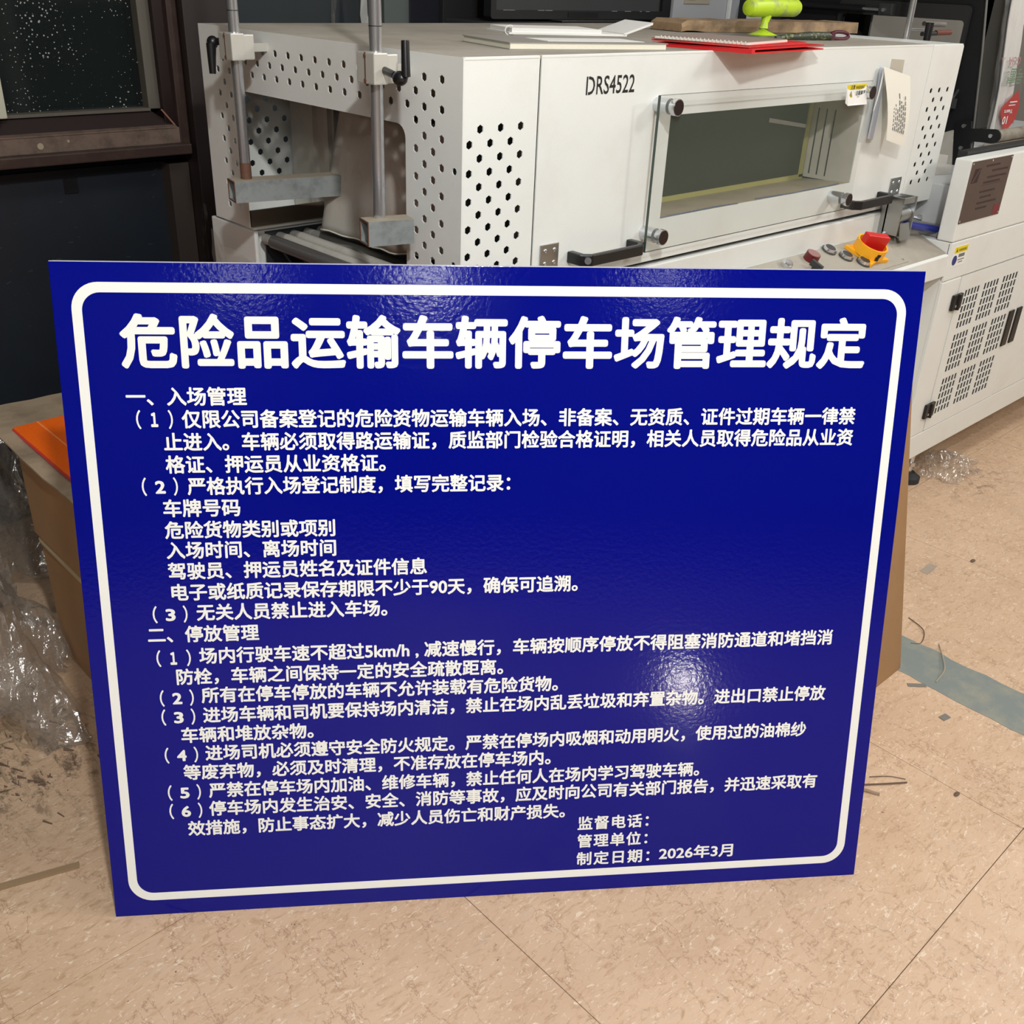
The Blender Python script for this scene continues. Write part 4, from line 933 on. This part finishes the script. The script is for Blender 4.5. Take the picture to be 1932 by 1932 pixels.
# ------------------------------------------------------------------ cartons behind the board
def carton_box(label, x0, y0, z0, x1, y1, z1, seam=True):
    t = thing('cardboard_box', label, 'box', ((x0 + x1) / 2, (y0 + y1) / 2, z0))
    obj('body', MB().box(x0, y0, z0, x1, y1, z1 - .0065, .004), carton, t)
    e = .004 if z0 == 0 and x0 < 1 else 0; h = .013 if e else .006
    obj('lid_flap', MB().box(x0 - e, y0, z1 - h, (x0 + x1) / 2 - .001, y1, z1, .003 if e else .0015), cartonedge, t)
    obj('lid_flap', MB().box((x0 + x1) / 2 + .001, y0, z1 - h, x1, y1, z1, .0015), cartonedge, t)
    return t
carton_box('brown cardboard box on the floor, lower of the left stack behind the blue board', .537, 1.26, 0, .99, 1.906, .2805)
carton_box('brown cardboard box, upper of the left stack under the orange panel', .531, 1.26, .2865, .99, 1.915, .468)
t = carton_box('brown cardboard box tilted back behind the right side of the blue board', 1.14, .683, 0, 1.884, .955, .655)
t.location = (1.512, .683, 0)
for ch in t.children: ch.location = (-1.512, -.683, 0)
t.rotation_euler = (-math.radians(11.2), 0, 0)
cs = MB(); random.seed(6); rows = []
for i in range(13):
    row = []
    for j in range(17):
        x, y = .522 + i / 12 * .48, 1.255 + j / 16 * .895
        z = .4695 + (.004 * math.sin(y * 9 + x * 5) if y > 1.93 else .0006 * random.random())
        row.append(cs.bm.verts.new((x + random.uniform(-.002, .002), y + random.uniform(-.003, .003), z)))
    rows.append(row)
for i in range(12):
    for j in range(16): cs.bm.faces.new((rows[i][j], rows[i + 1][j], rows[i + 1][j + 1], rows[i][j + 1]))
o = tag(obj('cardboard_sheet', cs, cardsheet), 'scuffed dusty cardboard sheet overhanging the left carton stack', 'cardboard'); md = o.modifiers.new('s', 'SOLIDIFY'); md.thickness = .004; md.offset = 1
t = thing('orange_panel', 'bright orange plastic panel with pinkish red edge on the left cartons', 'panel', (.75, 1.62, .474))
obj('lower_leaf', MB().box(.552, 1.265, .4745, .985, 1.995, .480, .0008), pinkedge, t)
obj('upper_leaf', MB().box(.5535, 1.265, .480, .985, 1.994, .4835, .0008), orange, t)
obj('fold_line', MB().box(.60, 1.265, .4834, .603, 1.994, .4840), mat('pale_orange_line', srgb(255, 160, 100), .4), t)

# ------------------------------------------------------------------ clear film heaps
def heap(cx, cy, rx, ry, h, n, seed, amp):
    random.seed(seed); mb = MB(); rows = []
    from mathutils import noise as nz
    for i in range(n + 1):
        row = []
        for j in range(n + 1):
            u, v = i / n * 2 - 1, j / n * 2 - 1; rr = math.hypot(u, v)
            p = Vector((u * 2.3 + seed, v * 2.3, seed * .7))
            c1 = nz.noise(p * 1.3); c2 = nz.noise(p * 3.7); rid = abs(nz.noise(p * 2.6)) + .5 * abs(nz.noise(p * 6.1)) + .25 * abs(nz.noise(p * 13))
            z = max(.002, h * (1 - rr ** 1.7 + c1 * .5)) * (.85 + .28 * rid) + amp * (rid - .4) * (1.1 - min(1, rr))
            x = cx + u * rx * (1 + .12 * c2) + random.uniform(-1, 1) * rx / n * .5; y = cy + v * ry * (1 + .12 * c1) + random.uniform(-1, 1) * ry / n * .5
            row.append(mb.bm.verts.new((x, y, max(.003, z))))
        rows.append(row)
    for i in range(n):
        for j in range(n):
            u, v = (i + .5) / n * 2 - 1, (j + .5) / n * 2 - 1
            if math.hypot(u, v) < 1.02 + .15 * math.sin(math.atan2(v, u) * 7 + seed): mb.bm.faces.new((rows[i][j], rows[i + 1][j], rows[i + 1][j + 1], rows[i][j + 1]))
    loose = [v for v in mb.bm.verts if not v.link_faces]; bmesh.ops.delete(mb.bm, geom=loose, context='VERTS'); return mb
tag(obj('film_heap', heap(.325, 2.02, .235, .42, .26, 64, 3, .05), filmm), 'heap of crumpled clear stretch film on the floor left of the cartons', 'film')
tag(obj('film_sheet', heap(.52, 2.28, .22, .14, .40, 36, 8, .03), filmm), 'tall billow of clear film behind the cartons under the window', 'film')
tag(obj('film_scrap', heap(2.97, 1.12, .13, .10, .035, 36, 5, .03), film_material('thin_clear_film', .26, 11, .028)), 'small crumpled clear film by the black machine foot at right', 'film')

# ------------------------------------------------------------------ litter on the floor
tag(obj('wood_strip', MB().prism([(.12, 1.382, .0005), (.325, 1.314, .0005), (.321, 1.303, .0005), (.12, 1.370, .0005)], (0, 0, .004)), debrism), 'thin flat wooden strip on the floor at far left', 'strip')
random.seed(21)
def shards(cx, cy, r_, n, k_=1):
    mb = MB()
    for _ in range(n):
        a = random.gauss(1.9, .5); l = random.uniform(.01, .05); w2 = random.uniform(.001, .006) * k_; l *= k_
        x, y = cx + random.gauss(0, r_ * .45), cy + random.gauss(0, r_ * .5); c, s2 = math.cos(a), math.sin(a)
        mb.prism([(x, y, .0008), (x + l * c, y + l * s2, .0008 + random.uniform(0, .008)), (x + l * c - w2 * s2, y + l * s2 + w2 * c, .0010), (x - w2 * s2, y + w2 * c, .0008)], (0, 0, .0006))
    return mb
o = tag(obj('film_shavings', shards(.37, 1.70, .10, 60), mat('translucent_shaving', srgb(168, 146, 120), .3)), 'loose clear plastic shavings scattered beside the left cartons', 'shavings'); o['kind'] = 'stuff'
o = tag(obj('dirt_crumbs', shards(.345, 1.60, .11, 38, .45), darkscrap), 'dark dirt crumbs and splinters scattered beside the left cartons', 'debris'); o['kind'] = 'stuff'
def twig(pts, r_, m_, label, name='twig', cat='twig'):
    q = [pts[0]] + list(pts) + [pts[-1]]; out = []
    for i in range(1, len(q) - 2):
        a, b, c, d = (Vector(q[i + k]) for k in (-1, 0, 1, 2))
        for k in range(6):
            t = k / 6; out.append(.5 * ((2 * b) + (c - a) * t + (2 * a - 5 * b + 4 * c - d) * t * t + (3 * b - a - 3 * c + d) * t ** 3))
    pts = out + [Vector(pts[-1])]
    return tag(obj(name, MB().tube(pts, r_, 6), m_), label, cat)
twig([(1.488, .548, .002), (1.52, .522, .003), (1.556, .497, .002)], .0016, darkscrap, 'dark thin twig on the floor right of the blue board, the longer straight one')
twig([(1.515, .552, .002), (1.545, .528, .002), (1.562, .503, .002)], .0008, darkscrap, 'hair-thin stray fibre lying just beyond the dark twig', 'fibre', 'fibre')
twig([(1.455, .548, .002), (1.473, .540, .004), (1.482, .525, .002), (1.487, .515, .002)], .003, mat('beige_curl', srgb(150, 128, 108), .7), 'short curled beige scrap touching the lower right edge of the blue board', 'curled_scrap', 'scrap')
twig([(2.04, .672, .001), (1.99, .64, .007), (1.94, .612, .010), (1.895, .607, .002)], .0013, mat('clear_strand', srgb(170, 160, 145), .3), 'pale curved plastic strand lying across the grey floor stripe', 'plastic_strand', 'strand')
twig([(2.085, .77, .001), (2.06, .72, .003), (2.01, .70, .001), (1.99, .715, .001)], .0011, darkscrap, 'dark thin wire loop on floor beside the right carton', 'wire_loop', 'wire')
def scrap(x, y, l, w2, a, m_, label, name='paper_scrap', cat='scrap'):
    c, s2 = math.cos(a), math.sin(a)
    return tag(obj(name, MB().prism([(x, y, .0006), (x + l * c, y + l * s2, .0006), (x + l * c - w2 * s2, y + l * s2 + w2 * c, .0012), (x - w2 * s2 * 1.1, y + w2 * c, .0010)], (0, 0, .0006)), m_), label, cat)
scrap(2.31, .835, .06, .022, .05, filmflat, 'small clear tape scrap with dark ends on the open floor at right', 'tape_scrap')
scrap(1.835, .640, .04, .010, -.75, greyscrap, 'grey flat chip on the floor at the foot of the right carton')
scrap(1.785, .535, .022, .014, -.2, greyscrap, 'grey rounded chip on the floor just in front of the grey stripe')
for x, y, r_, lb_ in ((2.470, .790, .010, 'dark crumb on the floor farther from the board, towards the vented machine'), (1.600, .420, .008, 'dark crumb on the floor right of the blue board corner')):
    tag(obj('dirt_crumb', MB().ball((x, y, r_ * .2), r_ * .7, 1.5, .8, .25, 10), darkscrap, smooth=True), lb_, 'crumb')
